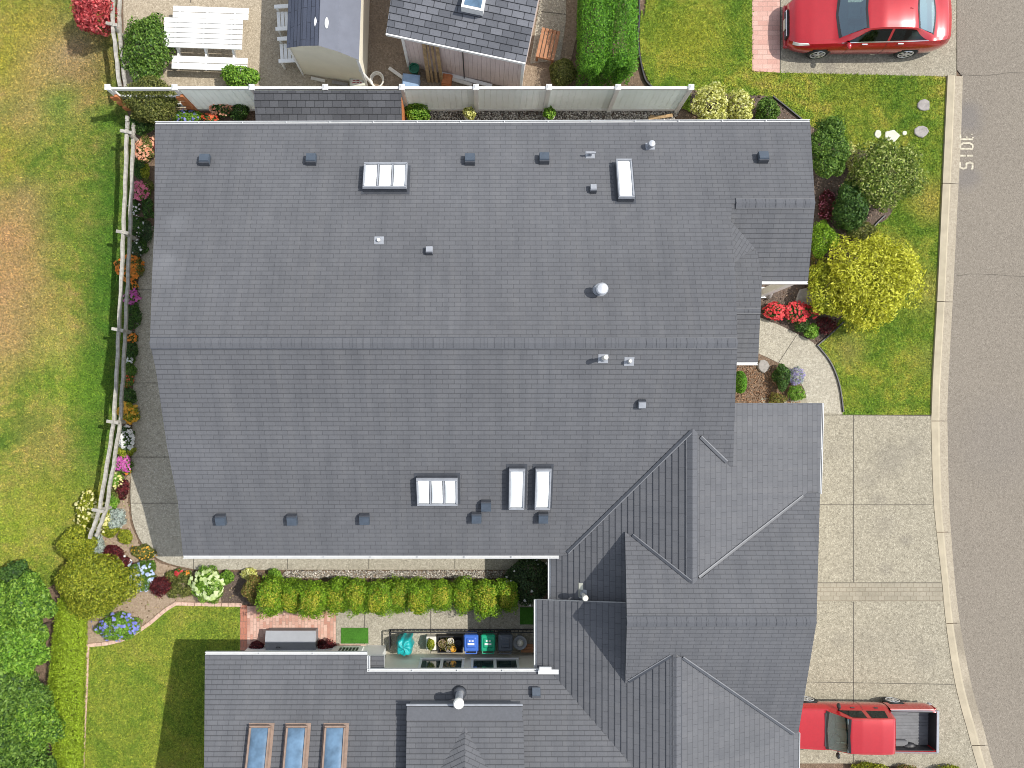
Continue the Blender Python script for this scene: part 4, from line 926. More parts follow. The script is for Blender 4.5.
# left border flowers
for (x, y, rx, ry, h, lf, bl, nb, bs, lab) in (
    (144, 148, 9, 12, .5, 'olive', 'peach', 75, .075, 'peach orange flower clump at the top of the left border'),
    (141, 191, 8.5, 9, .45, 'green', 'pink', 65, .075, 'rose pink flower clump in the upper left border'),
    (134, 206, 5, 9, .35, 'dark', 'white', 16, .06, 'few white daisies below the rose pink clump'),
    (137, 226, 7, 11, .4, 'dark', 'white', 10, .05, 'dark leafy clump with pale specks by the second rail post'),
    (136, 250, 6, 10, .4, 'shade', 'white', 8, .07, 'shaded dark clump with white stars above the orange marigolds'),
    (130, 268, 13, 11.5, .5, 'olive', 'orange', 120, .085, 'large round orange marigold clump under the rails'),
    (133, 285, 5, 4, .3, 'dark', 'orange', 14, .065, 'tiny orange clump between marigolds and magenta flowers'),
    (131, 297, 8, 6.5, .4, 'green', 'magenta', 55, .07, 'magenta pink clump in the middle of the left border'),
    (131, 337, 6, 4.5, .35, 'dark', 'orange', 24, .07, 'small pale orange clump by the middle rail post'),
    (130, 360, 5, 4, .3, 'green', 'white', 12, .07, 'small white and green clump at the main ridge level'),
    (128, 381, 6, 6, .35, 'green', 'redorange', 26, .06, 'coral red clump between two dark green clumps'),
    (128, 413, 9.5, 9.5, .45, 'yellowgreen', 'gold', 90, .08, 'golden yellow flower clump by the fourth rail post'),
    (125, 438, 9, 11, .45, 'dark', 'white', 85, .08, 'dense white flower clump below the golden clump'),
    (122, 463, 8.5, 8, .4, 'green', 'magenta', 95, .065, 'round magenta pink clump near the fence bend'),
    (127, 471, 4, 3, .25, 'green', 'orange', 8, .06, 'tiny orange bloom at the foot of the lower magenta clump'),
    (115, 480, 7, 8, .4, 'bright', 'cream', 18, .07, 'lime leaved clump with cream blooms by the bent rails'),
    (90, 513, 13, 19, .5, 'yellowgreen', 'cream', 65, .085, 'cream yellow flower clump on the field side of the rails'),
    (104, 517, 7, 12, .5, 'yellowgreen', 'cream', 36, .08, 'cream yellow flower clump on the bed side of the rails'),
    (123, 562, 9, 6, .35, 'burgundy', 'white', 16, .07, 'white blooms over dark leaves beside the big lime bush'),
    (140, 577, 13, 15, .5, 'green', 'lightblue', 34, .115, 'pale blue hydrangea right of the big lime bush'),
    (117, 627, 21, 13, .5, 'bright', 'blue', 42, .10, 'violet blue hydrangea at the lawn corner'),
    (208, 585, 15, 16, .6, 'bright', 'limewhite', 85, .13, 'white green hydrangea below the roof corner'),
    (179, 573, 4, 4, .3, 'green', 'red', 22, .06, 'small crimson bloom beside the bottom path'),
    (187, 574, 4, 3, .3, 'green', 'orange', 10, .06, 'small orange bloom beside the crimson one'),
    (143, 552, 12, 7, .2, 'olive', 'gold', 22, .05, 'low scattering of gold blooms along the path curve')):
    plant('flower_clump', lab, 'flowers', x, y, rx * 1.12, ry * 1.12, h, lf, .05, 1., bl, nb, bs, FL, amp=.45)
for (x, y, rx, ry, h, lf, lab, nm) in (
    (139, 167, 6, 10, .4, 'dark', 'plain dark green clump between peach and pink flowers', 'perennial'),
    (145, 172, 4, 8, .35, 'yellowgreen', 'yellowish clump squeezed against the roof edge', 'perennial'),
    (133, 316, 7, 12, .45, 'dark', 'tall dark green clump below the magenta flowers', 'perennial'),
    (131, 350, 7, 7, .4, 'dark', 'rounded dark green clump below the pale orange blooms', 'perennial'),
    (130, 371, 6, 6, .4, 'green', 'mid green clump above the coral red blooms', 'perennial'),
    (129, 396, 7, 7, .4, 'dark', 'dark green clump above the golden flowers', 'perennial'),
    (125, 452, 8, 5, .35, 'yellowgreen', 'yellow green clump between white and magenta flowers', 'perennial'),
    (122, 489, 6, 10, .35, 'burgundy', 'burgundy leaved clump beside the path', 'perennial'),
    (112, 502, 6, 8, .4, 'bright', 'bright green clump left of the burgundy leaves', 'perennial'),
    (115, 519, 10, 9, .4, 'silver', 'silver grey clump inside the fence bend', 'perennial'),
    (125, 537, 7, 7, .3, 'yellowgreen', 'lone lime tuft on bare soil near the path curve', 'perennial'),
    (97, 545, 6, 10, .4, 'silver', 'thin silvery clump above the big lime bush', 'perennial'),
    (113, 553, 10, 7, .3, 'burgundy', 'dark maroon clump on bare soil by the big lime bush', 'perennial'),
    (161, 586, 10, 9, .4, 'burgundy', 'dark brown red clump on bare soil above the lawn', 'perennial'),
    (171, 576, 6, 5, .25, 'olive', 'small dull green tuft at the path curve end', 'perennial'),
    (184, 585, 13, 11, .4, 'olive', 'soft sage mound left of the white hydrangea', 'perennial'),
    (227, 577, 6, 6, .3, 'bright', 'small green clump right of the white hydrangea', 'perennial'),
    (249, 574, 7, 6, .35, 'ygvar', 'lime cream clump above the bronze bush', 'perennial'),
    (275, 574, 6, 5, .35, 'bright', 'green tuft between lime clump and pebble strip', 'perennial'),
    (75, 543, 16, 16, .9, 'yellowgreen', 'yellow green bush at the lower end of the rails', 'bush'),
    (93, 585, 41, 34, 1.3, 'yellowgreen', 'big rounded lime gold bush below the split rail fence', 'bush')):
    plant(nm, lab, 'bush' if nm == 'bush' else 'plant', x, y, rx * (1.15 if rx < 30 else .98), ry * (1.15 if rx < 30 else .98), h, lf, .055 if rx < 15 else .07, amp=.22 if rx > 30 else .3, k=30 if rx > 30 else 16)
for (x, y, rx, ry, h, lf, lab) in ((148, 207, 7, 12, .35, 'dark', 'dark leafy plant against the roof edge beside the rose pink clump'), (147, 231, 6, 12, .35, 'shade', 'shaded plant against the roof edge at the top of the path'), (147, 186, 6, 9, .35, 'olive', 'olive plant squeezed between rose pink flowers and the roof'),
        (142, 246, 6, 9, .3, 'dark', 'dark low plant at the tip of the curved side path'), (151, 148, 5, 10, .4, 'burgundy', 'dark red plant between the peach flowers and the roof corner'), (117, 494, 8, 7, .3, 'olive', 'olive plant between burgundy leaves and the bent rails'), (110, 530, 9, 8, .3, 'yellowgreen', 'sprawling lime plant below the silver clump'),
        (150, 566, 8, 6, .25, 'green', 'low green plant above the dark brown red clump'), (105, 609, 10, 7, .3, 'green', 'green plant between the lime gold bush and the violet hydrangea'), (172, 592, 7, 6, .25, 'olive', 'thin olive plant on bare soil beside the sage mound')):
    plant('perennial', lab, 'plant', x, y, rx, ry, h, lf, .055, .7, amp=.4)
# trees and clipped hedge at the lower left
def tree(label, px, py, r, h, leaf, size=.10, n=15000, group='trees at the lower left'):
    SEED[0] += 1; c = G(px, py, h * .65); root = thing('leafy_tree', label, 'tree', (c.x, c.y, 0), 0, group); w = r * (H - h * .65) / F
    rg = np.random.default_rng(SEED[0]); parts = []
    w *= .98
    for i in range(14):                                    # a crown of overlapping leaf masses round forked limbs
        a = i * 2.4; q = .66 * math.sqrt((i + .3) / 14); cc = (c.x + w * q * 1.15 * math.cos(a), c.y + w * q * 1.15 * math.sin(a), h * (.70 - .28 * q + .06 * rg.random()))
        s = w * rg.uniform(.30, .46); parts.append(leaf_cloud(cc, (s, s, s * .8), n // 12, size, SEED[0] * 20 + i, .4, 14, -.5, .5, .55))
    big_mesh('crown', np.concatenate(parts), 4, L[leaf], root)
    tb = MB(); tb.cyl((c.x, c.y, 0), (c.x, c.y, h * .45), .09, .06, 8)
    for i in range(6):
        a = i * 1.05; tb.cyl((c.x, c.y, h * .38), (c.x + w * .36 * math.cos(a), c.y + w * .36 * math.sin(a), h * .66), .04, .012, 6)
    tb.build('trunk', M['bark'], root); return root
for _k in ('tree', 'bright', 'green'): pass
tree('bright green tree left of the big lime bush', 20, 604, 33, 2.0, 'tree')
tree('bright green tree cut by the left edge above the others', -18, 612, 34, 2.1, 'tree')
tree('lush green tree left of the dark gap along the lime hedge', 13, 652, 33, 2.0, 'bright', .09)
tree('darker green tree halfway down the left edge', -6, 690, 38, 2.1, 'green')
tree('dense green tree near the lower left corner', 26, 728, 32, 1.9, 'tree', .09)
tree('dark green tree in the very corner at lower left', 5, 762, 42, 2.0, 'green')
tree('dark green tree at the bottom edge by the lime hedge', 36, 788, 28, 1.8, 'dark')
tree('green tree just below the bottom left corner', 5, 840, 45, 2.0, 'tree')
tree('small leafy tree filling the gap against the upper part of the lime hedge', 30, 634, 17, 1.7, 'tree', .09, 7000)
tree('small mid green tree in the gap at mid left edge', 8, 640, 26, 1.9, 'tree', .09, 8000)
tree('small green tree in the gap above the lower left corner', 22, 698, 26, 1.8, 'green', .09, 8000)
tree('young dark green tree where the field meets the trees', 15, 580, 20, 1.4, 'dark', .08, 7000)
hr = thing('clipped_hedge', 'long clipped lime green hedge with flat top beside the back lawn', 'hedge', G(70, 700))
V = []
hz = .55
for (y0, xa, xb) in [(y, 47 + max(0, (690 - y)) * .10 + (max(0, y - 700)) * .10, 83.5 - (y - 610) * .028) for y in range(606, 860, 6)]:
    k = (H - hz * .85) / F
    for q in range(1):
        cx, cy = ((xa + xb) / 2 - NX) * k, -(y0 - NY) * k
        V.append(leaf_cloud((cx, cy, hz * .55), ((xb - xa) / 2 * k, .24, hz * .5), 1700, .05, 3000 + y0, .07, 30, -.6, .2, .5, box=True))
big_mesh('crown', np.concatenate(V), 4, L['lime'], hr)
sb = MB()
for y in range(615, 850, 14): p_ = G(69, y); sb.cyl((p_.x, p_.y, 0), (p_.x, p_.y, .35), .025, .015, 6)
sb.build('stem', M['bark'], hr)
# tall clipped yews at the top
for x, rx, lab in ((592, 17.5, 'left of two tall clipped bright green yews at the top'), (621, 15.5, 'right of two tall clipped bright green yews at the top')):
    c = G(x + (2 if x < 600 else -2), 12, .9); root = thing('clipped_yew', lab, 'hedge', (c.x, c.y, 0), 0, 'tall clipped yews behind the white fence'); k = (H - .9) / F
    big_mesh('crown', leaf_cloud((c.x, c.y, .95), (rx * k * .92, 2.08, .95), 34000, .055, int(x), .22, 60, -.5, .25, .55, box=True), 4, L['yew'], root)
    sb = MB()
    for j in range(4): sb.cyl((c.x, c.y - 1.2 + j * .8, 0), (c.x, c.y - 1.2 + j * .8, 1.2), .05, .02, 6)
    sb.build('stem', M['bark'], root)
plant('bush', 'olive round bush behind the white fence near the slatted bench', 'bush', 563, 72, 14, 14, .7, 'olive', .05, amp=.2)
plant('shrub', 'lime green shrub at the right end of the lean-to', 'shrub', 417, 112, 13, 11.5, .8, 'bright', .075, amp=.35)
for x, y, r, lab in ((868, 772, 18, 'low yellow green shrub below the red pickup bonnet'), (905, 774, 16, 'dark bronze shrub below the pickup bed'), (950, 774, 20, 'low yellow shrub at the bottom right near the kerb')):
    plant('shrub', lab, 'shrub', x, y, r, 9, .4, 'bronze' if x == 905 else 'yellowgreen', .06)
# pots on the gravel strip
for x, lab in ((469.5, 'white pot of cream green leaves on the gravel strip nearest the lean-to'), (549, 'white pot of lime leaves on the gravel strip nearer the fence end')):
    c = G(x, 116, .2); root = thing('potted_plant', lab, 'potted plant', (c.x, c.y, 0), 0, 'potted plants on the gravel strip')
    pb = MB(); pb.lathe((c.x, c.y, 0.01), [(.12, 0), (.165, .26), (.185, .27), (.185, .31), (.15, .31), (.14, .24)], 16); pb.build('pot', M['whitepot'], root, smooth=True, sharp=.7)
    big_mesh('leaves', leaf_cloud((c.x, c.y, .42), (.2, .2, .17), 420, .09, int(x), .4), 4, L['ygvar' if x < 500 else 'bright'], root)

# ------------------------------------------------------------------ white vinyl fence
fence = thing('vinyl_fence', 'long white panel fence along the top of the main house', 'fence', G(400, 110))
fy = (NY - 87.5) * (H - 1.8) / F; px2x = lambda p, h=1.8: (p - NX) * (H - h) / F
posts = [108, 175, 252, 325.5, 402, 476, 549, 618, 691]
for i, p in enumerate(posts):
    mb = MB(); x = px2x(p); mb.box((x, fy, 0), (.125, .125, 1.82), bev=.008); mb.box((x, fy, 1.82), (.16, .16, .03)); mb.box((x, fy, 1.85), (.15, .15, .05), taper=.25); mb.build('post', M['white'], fence)
for a, b in zip(posts[1:-1], posts[2:]):
    x0, x1 = px2x(a) + .065, px2x(b) - .065; mb = MB(); n = max(4, int((x1 - x0) / .18)); w = (x1 - x0) / n
    for j in range(n): mb.box((x0 + w * (j + .5), fy, .14), (w - .003, .036, 1.58))
    mb.build('panel', M['vinyl'], fence)
    for z_, h_ in ((1.70, .10), (.05, .14)): mb = MB(); mb.box(((x0 + x1) / 2, fy, z_), (x1 - x0, .062, h_)); mb.build('rail', M['white'], fence)
x0, x1 = px2x(posts[0]) + .06, px2x(posts[1]) - .06; mb = MB()
for z in (1.62, 1.05, .4): mb = MB(); mb.box(((x0 + x1) / 2, fy, z), (x1 - x0, .06, .14)); mb.build('open_rail', M['white'], fence)
for p in (108, 175):
    mb = MB(); x = px2x(p); mb.hexa([(x + .02, fy - .05, .1), (x + .10, fy - .05, .1), (x + .10, fy - .13, .1), (x + .02, fy - .13, .1), (x + .02, fy - .05, 1.45), (x + .10, fy - .05, 1.45), (x + .10, fy - .13, 1.45), (x + .02, fy - .13, 1.45)])
    for z in (.3, .7, 1.1): mb.box((x - .05, fy - .09, z), (.22, .06, .22))
    mb.build('cedar_board', M['cedar'], fence)
# shingled lean-to against it
lt = thing('lean_to', 'narrow shingle roofed lean-to shelter against the white fence', 'shelter', G(330, 122))
lx0, lx1 = px2x(253.5), px2x(401); ly = fy - .09; lp = ypl(1.80, ly, .30)
R = Roof(); R.plane(lp, None, ex=.19, th=.016, thick=.06, pts=[Vector((x, y, lp.z(x, y))) for x, y in ((lx0, ly), (lx1, ly), (lx1, ly - .98), (lx0, ly - .98))]); R.build('roof', M['shingle_lean'], lt, M['darkgrey'])
mb = MB()
for i in range(9):
    x = lx0 + .06 + (lx1 - lx0 - .12) * i / 8; mb.beam((x, ly - .1, 1.66), (x, ly - 1.10, 1.36), .05, .09)
mb.build('rafters', M['lightvent'], lt)
for x in (lx0 + .08, (lx0 + lx1) / 2, lx1 - .08):
    mb = MB(); mb.box((x, ly - .85, 0), (.09, .09, 1.43)); mb.build('post', M['cedar'], lt)
for x in (lx0 + .03, lx1 - .03):
    mb = MB()
    for j in range(5): mb.box((x, ly - .12 - j * .16, .05), (.025, .15, 1.36))
    mb.build('side_panel', M['cedar'], lt)
ba = thing('fallen_board', 'short pale board lying on the gravel near the fence end', 'board', G(660, 117)); mb = MB(); mb.beam(G(648, 119) + Vector((0, 0, .05)), G(672, 116) + Vector((0, 0, .06)), .1, .03); mb.beam(G(650, 116) + Vector((0, 0, .04)), G(660, 119) + Vector((0, 0, .05)), .06, .03); mb.build('board', M['plank'], ba)

# ------------------------------------------------------------------ split rail fences
def railfence(label, top, ppos, lowdx, hz=(1.05, .62)):
    f = thing('split_rail_fence', label, 'fence', G(*top[len(top) // 2]))
    for s in ppos:
        c = G(s[0], s[1], 1.0); mb = MB(); mb.cyl((c.x, c.y, 0), (c.x + .01, c.y, 1.16), .065, .055, 9); mb.build('post', M['rail'], f)
        hb = MB(); hb.beam((c.x - .16, c.y + .03, 1.12), (c.x + .18, c.y - .03, 1.10), .09, .06); hb.build('cap_rail', M['rail'], f)
    for z in hz:
        for a, b in zip(top[:-1], top[1:]):
            p, q = G(a[0], a[1], 1.05), G(b[0], b[1], 1.05); d = (q - p).normalized(); mb = MB(); n = 8
            pts = [p.lerp(q, i / n) for i in range(n + 1)]
            pts = [Vector((v.x + .012 * math.sin(i * 2.1 + z * 9), v.y, z + .012 * math.sin(i * 1.3))) for i, v in enumerate(pts)]
            pts[0] -= d * .05; pts[-1] += d * .05
            for u, v in zip(pts[:-1], pts[1:]): mb.beam(u, v, .088, .085)
            mb.build('rail', M['rail'], f)
    return f
railfence('long weathered split rail fence bending along the left flower border', [(127.5, 118), (127, 133), (123.5, 233), (119, 330), (114, 422), (99.5, 511), (90, 537)], [(127.5, 133), (123.5, 233), (119, 330), (114, 422), (99.5, 510)], 6)
railfence('short split rail fence below the red maple', [(113, -40), (113, 26), (119.5, 85)], [(113, 26)], 6)

# ------------------------------------------------------------------ back lawn edging, stones
eb = MB(); W_ = lambda pts: [G(x, y) for x, y in smooth_line(pts, 8)]
def edging(pts, w=.11, l=.21):
    P = W_(pts); acc = 0.
    for a, b in zip(P[:-1], P[1:]):
        seg = (b - a).length; d = (b - a) / max(seg, 1e-6); s = l - acc if acc else 0.
        s = (l - acc) % l
        while s < seg:
            c = a + d * s; eb.box((c.x, c.y, 0), (l - .014, w, .085 + random.uniform(-.01, .01)), math.atan2(d.y, d.x) + random.uniform(-.05, .05), bev=.008); s += l
        acc = (acc + seg) % l
edging([(239, 604.5), (210, 604), (176, 603.2)]); edging([(175, 604), (165, 610.5), (148, 624.5), (128, 637), (110, 642.5), (88, 645)]); edging([(88, 647), (86.5, 690), (84.5, 730), (83, 768), (80, 850)])
tag(eb.build('brick_edging', M['edging']), 'pinkish brick edging curving round the back lawn', 'edging')
eb = MB()
P = W_([(637, -60), (639, 10), (638, 45), (644, 78), (652, 88)])
for a, b in zip(P[:-1], P[1:]): eb.beam(a + Vector((0, 0, .05)), b + Vector((0, 0, .05)), .04, .1)
tag(eb.build('lawn_edging', M['black']), 'thin black edging strip along the curved lawn right of the yews', 'edging')
eb = MB()
for pts in ([(772, 97), (786, 108), (802, 121)], [(884, 216), (874, 226), (866, 240)], [(843, 322), (830, 334), (816, 346)], [(817, 346), (830, 363), (838.5, 385), (842.5, 412)]):
    P = W_(pts); eb = MB(); lab = {772: 'by the cream yellow shrub', 884: 'below the variegated shrub', 843: 'right of the entry bed tip', 817: 'along the curved walkway'}[pts[0][0]]
    for a, b in zip(P[:-1], P[1:]): eb.beam(a + Vector((0, 0, .05)), b + Vector((0, 0, .05)), .035, .09)
    tag(eb.build('lawn_edging', M['black']), 'black edging strip on the front lawn ' + lab, 'edging')
def flat_stone(px, py, rx, ry, label, mat, h=.06, name='stepping_stone', group=None, sd=0, n=9):
    rg = random.Random(sd + int(px)); c = G(px, py); pts = []
    for i in range(n):
        a = i * 2 * math.pi / n; q = rg.uniform(.85, 1.1); pts.append((c.x + rx / 32 * q * math.cos(a), c.y + ry / 32 * q * math.sin(a)))
    m = len(pts); top = [(c.x + (x - c.x) * .9, c.y + (y - c.y) * .9) for x, y in pts]
    mb = MB(); mb.add([(x, y, 0) for x, y in pts] + [(x, y, h * .8) for x, y in pts] + [(x, y, h) for x, y in top],
                      [(i, (i + 1) % m, m + (i + 1) % m, m + i) for i in range(m)] + [(m + i, m + (i + 1) % m, 2 * m + (i + 1) % m, 2 * m + i) for i in range(m)] + [tuple(range(2 * m, 3 * m))])
    return tag(mb.build(name, mat), label, 'stone', group)
flat_stone(922.5, 106, 7, 6, 'upper grey utility cover stone set in the front lawn', M['stone'], .07, 'utility_cover')
flat_stone(920.5, 132, 7.5, 6.5, 'lower grey utility cover stone set in the front lawn', M['stone'], .07, 'utility_cover')
flat_stone(891, 136, 8, 6.5, 'large pale slab above the variegated shrub', M['palestone'], .05, n=5)
flat_stone(877.5, 134.5, 3.5, 4, 'small round pale stone left of the pale slab', M['palestone'], .05)
flat_stone(904, 133.5, 2.2, 2.5, 'smallest round pale stone right of the pale slab', M['palestone'], .05)
flat_stone(762, 366, 6, 7, 'rough grey stone below the porch gutter', M['stone'], .12)
flat_stone(804, 298, 9, 9, 'flat grey slab shaded by the yellow bush', M['stone'], .08)
mb = MB(); c = G(768, 292); mb.blob((c.x, c.y, .12), (.15, .2, .2), 4); tag(mb.build('boulder', M['stone'], smooth=True), 'grey rounded boulder beside the porch post', 'stone')
mb = MB()
for pts in ([G(760, 358), G(768, 372)],): mb.beam(pts[0] + Vector((0, 0, .06)), pts[1] + Vector((0, 0, .06)), .16, .12)
# worn stencil lettering on the road, read with the kerb at its head
GL = {'S': [((.0, .12), (.0, .0)), ((0, 0), (.75, 0)), ((.75, 0), (.9, .2)), ((.9, .2), (.75, .5)), ((.75, .5), (.15, .5)), ((.15, .5), (0, .75)), ((0, .75), (.2, 1)), ((.2, 1), (.9, 1))],
      'I': [((.5, 0), (.5, .44)), ((.5, .56), (.5, 1))],
      'D': [((.12, 0), (.12, 1)), ((.3, 1), (.65, 1)), ((.65, 1), (.92, .75)), ((.92, .75), (.92, .25)), ((.92, .25), (.65, 0)), ((.65, 0), (.3, 0))],
      'E': [((.1, 0), (.1, 1)), ((.3, 1), (.75, 1)), ((.3, .5), (.48, .5)), ((.75, .1), (.85, .1)), ((.3, 0), (.4, 0))]}
mb = MB(); org = G(972.3, 169.5); lh, lw = .39, .22
for i, ch in enumerate('SIDE'):
    for (a, b) in GL[ch]:
        f = lambda q: Vector((org.x - q[1] * lh - i * -.002, org.y + i * .298 + q[0] * lw + .02, .0125))
        p, q = f(a), f(b); d = (q - p).normalized(); n = Vector((-d.y, d.x, 0)) * .029
        p, q = p - d * .008, q + d * .008; z = Vector((0, 0, .0004 * len(mb.f))); mb.add([p + n + z, p - n + z, q - n + z, q + n + z], [(0, 1, 2, 3)])
tag(mb.build('road_lettering', M['roadpaint']), 'worn cream stencil letters SIDE painted on the road by the kerb', 'road marking')

# ------------------------------------------------------------------ picnic table, chairs
pc = G(203, 34, .75); tb = thing('picnic_table', 'white plank picnic table with two attached benches', 'table', (pc.x, pc.y, 0), -.035)
def planks(name, y0, n, w, z, l, parent, x=0.):
    mb = MB()
    for i in range(n): mb.box((x, y0 + i * (w + .02), z), (l, w, .035), bev=.006)
    return mb.build(name, M['white'], parent, local=True)
planks('tabletop', -.36, 6, .132, .72, 2.38, tb); planks('bench', -.86, 2, .19, .42, 2.32, tb, .12); planks('bench', .70, 2, .17, .42, 2.32, tb, .10)
for x in (-.85, 0, .85):
    mb = MB(); mb.beam((x, -.95, .40), (x, .95, .40), .05, .10); mb.beam((x, -.72, 0), (x, -.18, .72), .06, .1); mb.beam((x, .72, 0), (x, .18, .72), .06, .1); mb.beam((x, -.35, .68), (x, .35, .68), .05, .08); mb.build('leg_frame', M['white'], tb, local=True)
def chair(px, py, label):
    c = G(px, py, .4); t = thing('garden_chair', label, 'chair', (c.x, c.y, 0), .06, 'white garden chairs beside the shed')
    mb = MB()
    for i in range(5): mb.box((-.26 + i * .115, 0, .36 - i * .012), (.10, .56, .025), bev=.004)
    mb.build('seat', M['white'], t, local=True); mb = MB()
    for i in range(5): mb.beam((.30, -.22 + i * .11, .32), (.58, -.22 + i * .11, .98), .09, .022, up=(1, 0, 0))
    mb.build('backrest', M['white'], t, local=True)
    for s in (-1, 1):
        mb = MB(); mb.box((.0, s * .34, .56), (.66, .12, .028), bev=.01); mb.build('armrest', M['white'], t, local=True)
        for x in (-.27, .30): mb = MB(); mb.box((x, s * .33, 0), (.06, .05, .56)); mb.build('leg', M['white'], t, local=True)
chair(287, 20, 'white slatted garden chair nearer the picture top beside the shed'); chair(290, 52, 'white slatted garden chair nearer the fence beside the shed')

# ------------------------------------------------------------------ garden shed
shed = thing('garden_shed', 'small cream shed with dark blue grey barn roof', 'shed', G(335, 60))
e1, e2 = G(287, 48, 1.9), G(359, 60, 1.9); r1 = G(318.7, 45.7, 2.42); k1 = G(302, 46, 2.24); k2 = G(338, 51.5, 2.24)
dir_ = Vector((.035, 1, 0)).normalized() * 3.2
prof = [e1, k1, r1, k2, e2]
for i, (a, b) in enumerate(zip(prof[:-1], prof[1:])):
    q = b if i < 2 else a; n_ = (b - a).cross(dir_); pl = Plane(0, -n_.x / n_.z, -n_.y / n_.z); pl.a = a.z - pl.b * a.x - pl.c * a.y
    R = Roof(); R.plane(pl, None, ex=.14 if i < 2 else .5, th=.012 if i < 2 else .002, thick=.05, pts=[a, b, b + dir_, a + dir_]); R.build('roof', M['shedroof_d' if i < 2 else 'shedroof_l'], shed, M['shedwall'])
ins = lambda p, d: Vector((p.x + d, p.y + .05, p.z - .05))
fp = [ins(e1, .04), ins(k1, .01), ins(r1, 0), ins(k2, -.01), ins(e2, -.05)]
base = [Vector((fp[0].x, fp[0].y, 0)), Vector((fp[4].x, fp[4].y, 0))]
front = [base[0]] + fp + [base[1]]; m = len(front); V = front + [p + dir_ * .98 for p in front]
mesh_obj('wall', V, [tuple(range(m)), tuple(range(2 * m - 1, m - 1, -1))] + [(i, (i + 1) % m, m + (i + 1) % m, m + i) for i in range(m)], M['shedwall'], shed)
for x, y in ((316, 22), (326.5, 23)):
    c = G(x, y, 2.36 if x < 320 else 2.37); mb = MB(); mb.blob((c.x, c.y, c.z), (.06, .17, .04), 3, 8, .05); mb.build('roof_vent', M['white'], shed, smooth=True)
mb = MB(); mb.beam(fp[4] + Vector((0, -.03, 0)), base[1] + Vector((0, -.03, 0)), .07, .05); mb.beam(fp[0] + Vector((0, -.03, 0)), base[0] + Vector((0, -.03, 0)), .05, .04); mb.build('corner_trim', M['white'], shed)
# things by the shed
def loose(name, label, cat, parts, group=None, loc=None):
    t = thing(name, label, cat, loc, 0, group)
    for nm, mb, mat in parts: mb.build(nm, mat, t)
    return t
mb = MB(); c = G(357, 82, .3); mb.box((c.x, c.y, 0), (.46, .26, .32), .08, bev=.02); sm = MB(); sm.box((c.x, c.y, .321), (.36, .17, .003), .08); lt_ = MB()
for dx, dy, w in ((-.08, .04, .07), (.03, .04, .09), (-.09, -.03, .1), (.03, -.03, .08), (.12, -.03, .05)): lt_.box((c.x + dx, c.y + dy, .3245), (w, .03, .002), .08)
loose('cardboard_box', 'small white box with dark red print beside the shed corner', 'box', (('body', mb, M['palestone']), ('lid', sm, M['whitepot']), ('print', lt_, M['signred'])), loc=(c.x, c.y, 0))
mb = MB(); mb.cyl(G(360, 70, 1.1), G(372, 84, .02), .045, .045, 10); loose('white_pipe', 'white plastic pipe leaning on the shed corner', 'pipe', (('tube', mb, M['white']),), loc=G(372, 84))
mb = MB(); c = G(377, 80, .15)
for j in range(3): mb.tube([(c.x + (.17 + .02 * j) * math.cos(a * .524), c.y + (.2 + .02 * j) * math.sin(a * .524), .10 + .05 * j) for a in range(13)], .022)
loose('garden_hose', 'coiled pale garden hose right of the shed corner', 'hose', (('coil', mb, M['whitepot']),), loc=(c.x, c.y, 0))
mb = MB(); mb.beam(G(311, 78, .05), G(325, 81, .05), .09, .04); loose('loose_board', 'pale board lying along the front of the shed', 'board', (('board', mb, M['whitepot']),), loc=G(318, 80))
mb = MB(); mb.beam(G(332, 82, .06), G(348, 85, .06), .10, .05); loose('loose_board', 'grey board next to the white box by the shed', 'board', (('board', mb, M['stone']),), loc=G(340, 84))

# ------------------------------------------------------------------ neighbour's outbuilding at the top
nb_ = thing('house', 'grey shingled neighbour building at the top with pinkish board wall', 'house', G(470, 60))
ea, eb_ = G(386, 33, 2.15), G(525.5, 62.5, 2.15); ed = (eb_ - ea).normalized(); nd = Vector((-ed.y, ed.x, 0))
if nd.y < 0: nd = -nd
kz = .36; npl = Plane(0, kz * nd.x, kz * nd.y); npl.a = 2.15 - npl.b * ea.x - npl.c * ea.y
rt = ea + nd * 3.6; rt2 = eb_ + nd * 3.6; npl2 = Plane(0, -kz * nd.x, -kz * nd.y); npl2.a = npl.z(rt.x, rt.y) - npl2.b * rt.x - npl2.c * rt.y
R = Roof(); R.plane(npl, None, ex=.18, th=.018, pts=[Vector((p.x, p.y, npl.z(p.x, p.y))) for p in (ea, eb_, rt2, rt)])
R.plane(npl2, None, ex=.18, th=.018, pts=[Vector((p.x, p.y, npl2.z(p.x, p.y))) for p in (rt, rt2, rt2 + nd * 3.6, rt + nd * 3.6)])
R.build('roof', M['shingle_big'], nb_, M['gutter'])
wa = ea + ed * .45 + nd * .06; wb = eb_ - ed * .06 + nd * .06; mb = MB(); n = 26
for i in range(n):
    p, q = wa.lerp(wb, i / n), wa.lerp(wb, (i + .965) / n)
    P = [p, q, q + nd * .06, p + nd * .06]; mb.hexa([Vector((v.x, v.y, 0)) for v in P] + [Vector((v.x, v.y, 2.05)) for v in P])
P = [wa + nd * .04, wb + nd * .04, wb + nd * 7, wa + nd * 7]; mb.hexa([Vector((v.x, v.y, 0)) for v in P] + [Vector((v.x, v.y, 2.04)) for v in P])
mb.build('wall', M['pinkwall'], nb_)
mb = MB()
for p in (wa, wb): mb.box((p.x, p.y, 0), (.08, .08, 2.05), math.atan2(ed.y, ed.x))
mb.build('corner_trim', M['white'], nb_)
mb = MB(); mb.beam(ea - nd * .02 + Vector((0, 0, -.04)), eb_ - nd * .02 + Vector((0, 0, -.04)), .05, .1); mb.build('eave_trim', M['white'], nb_)
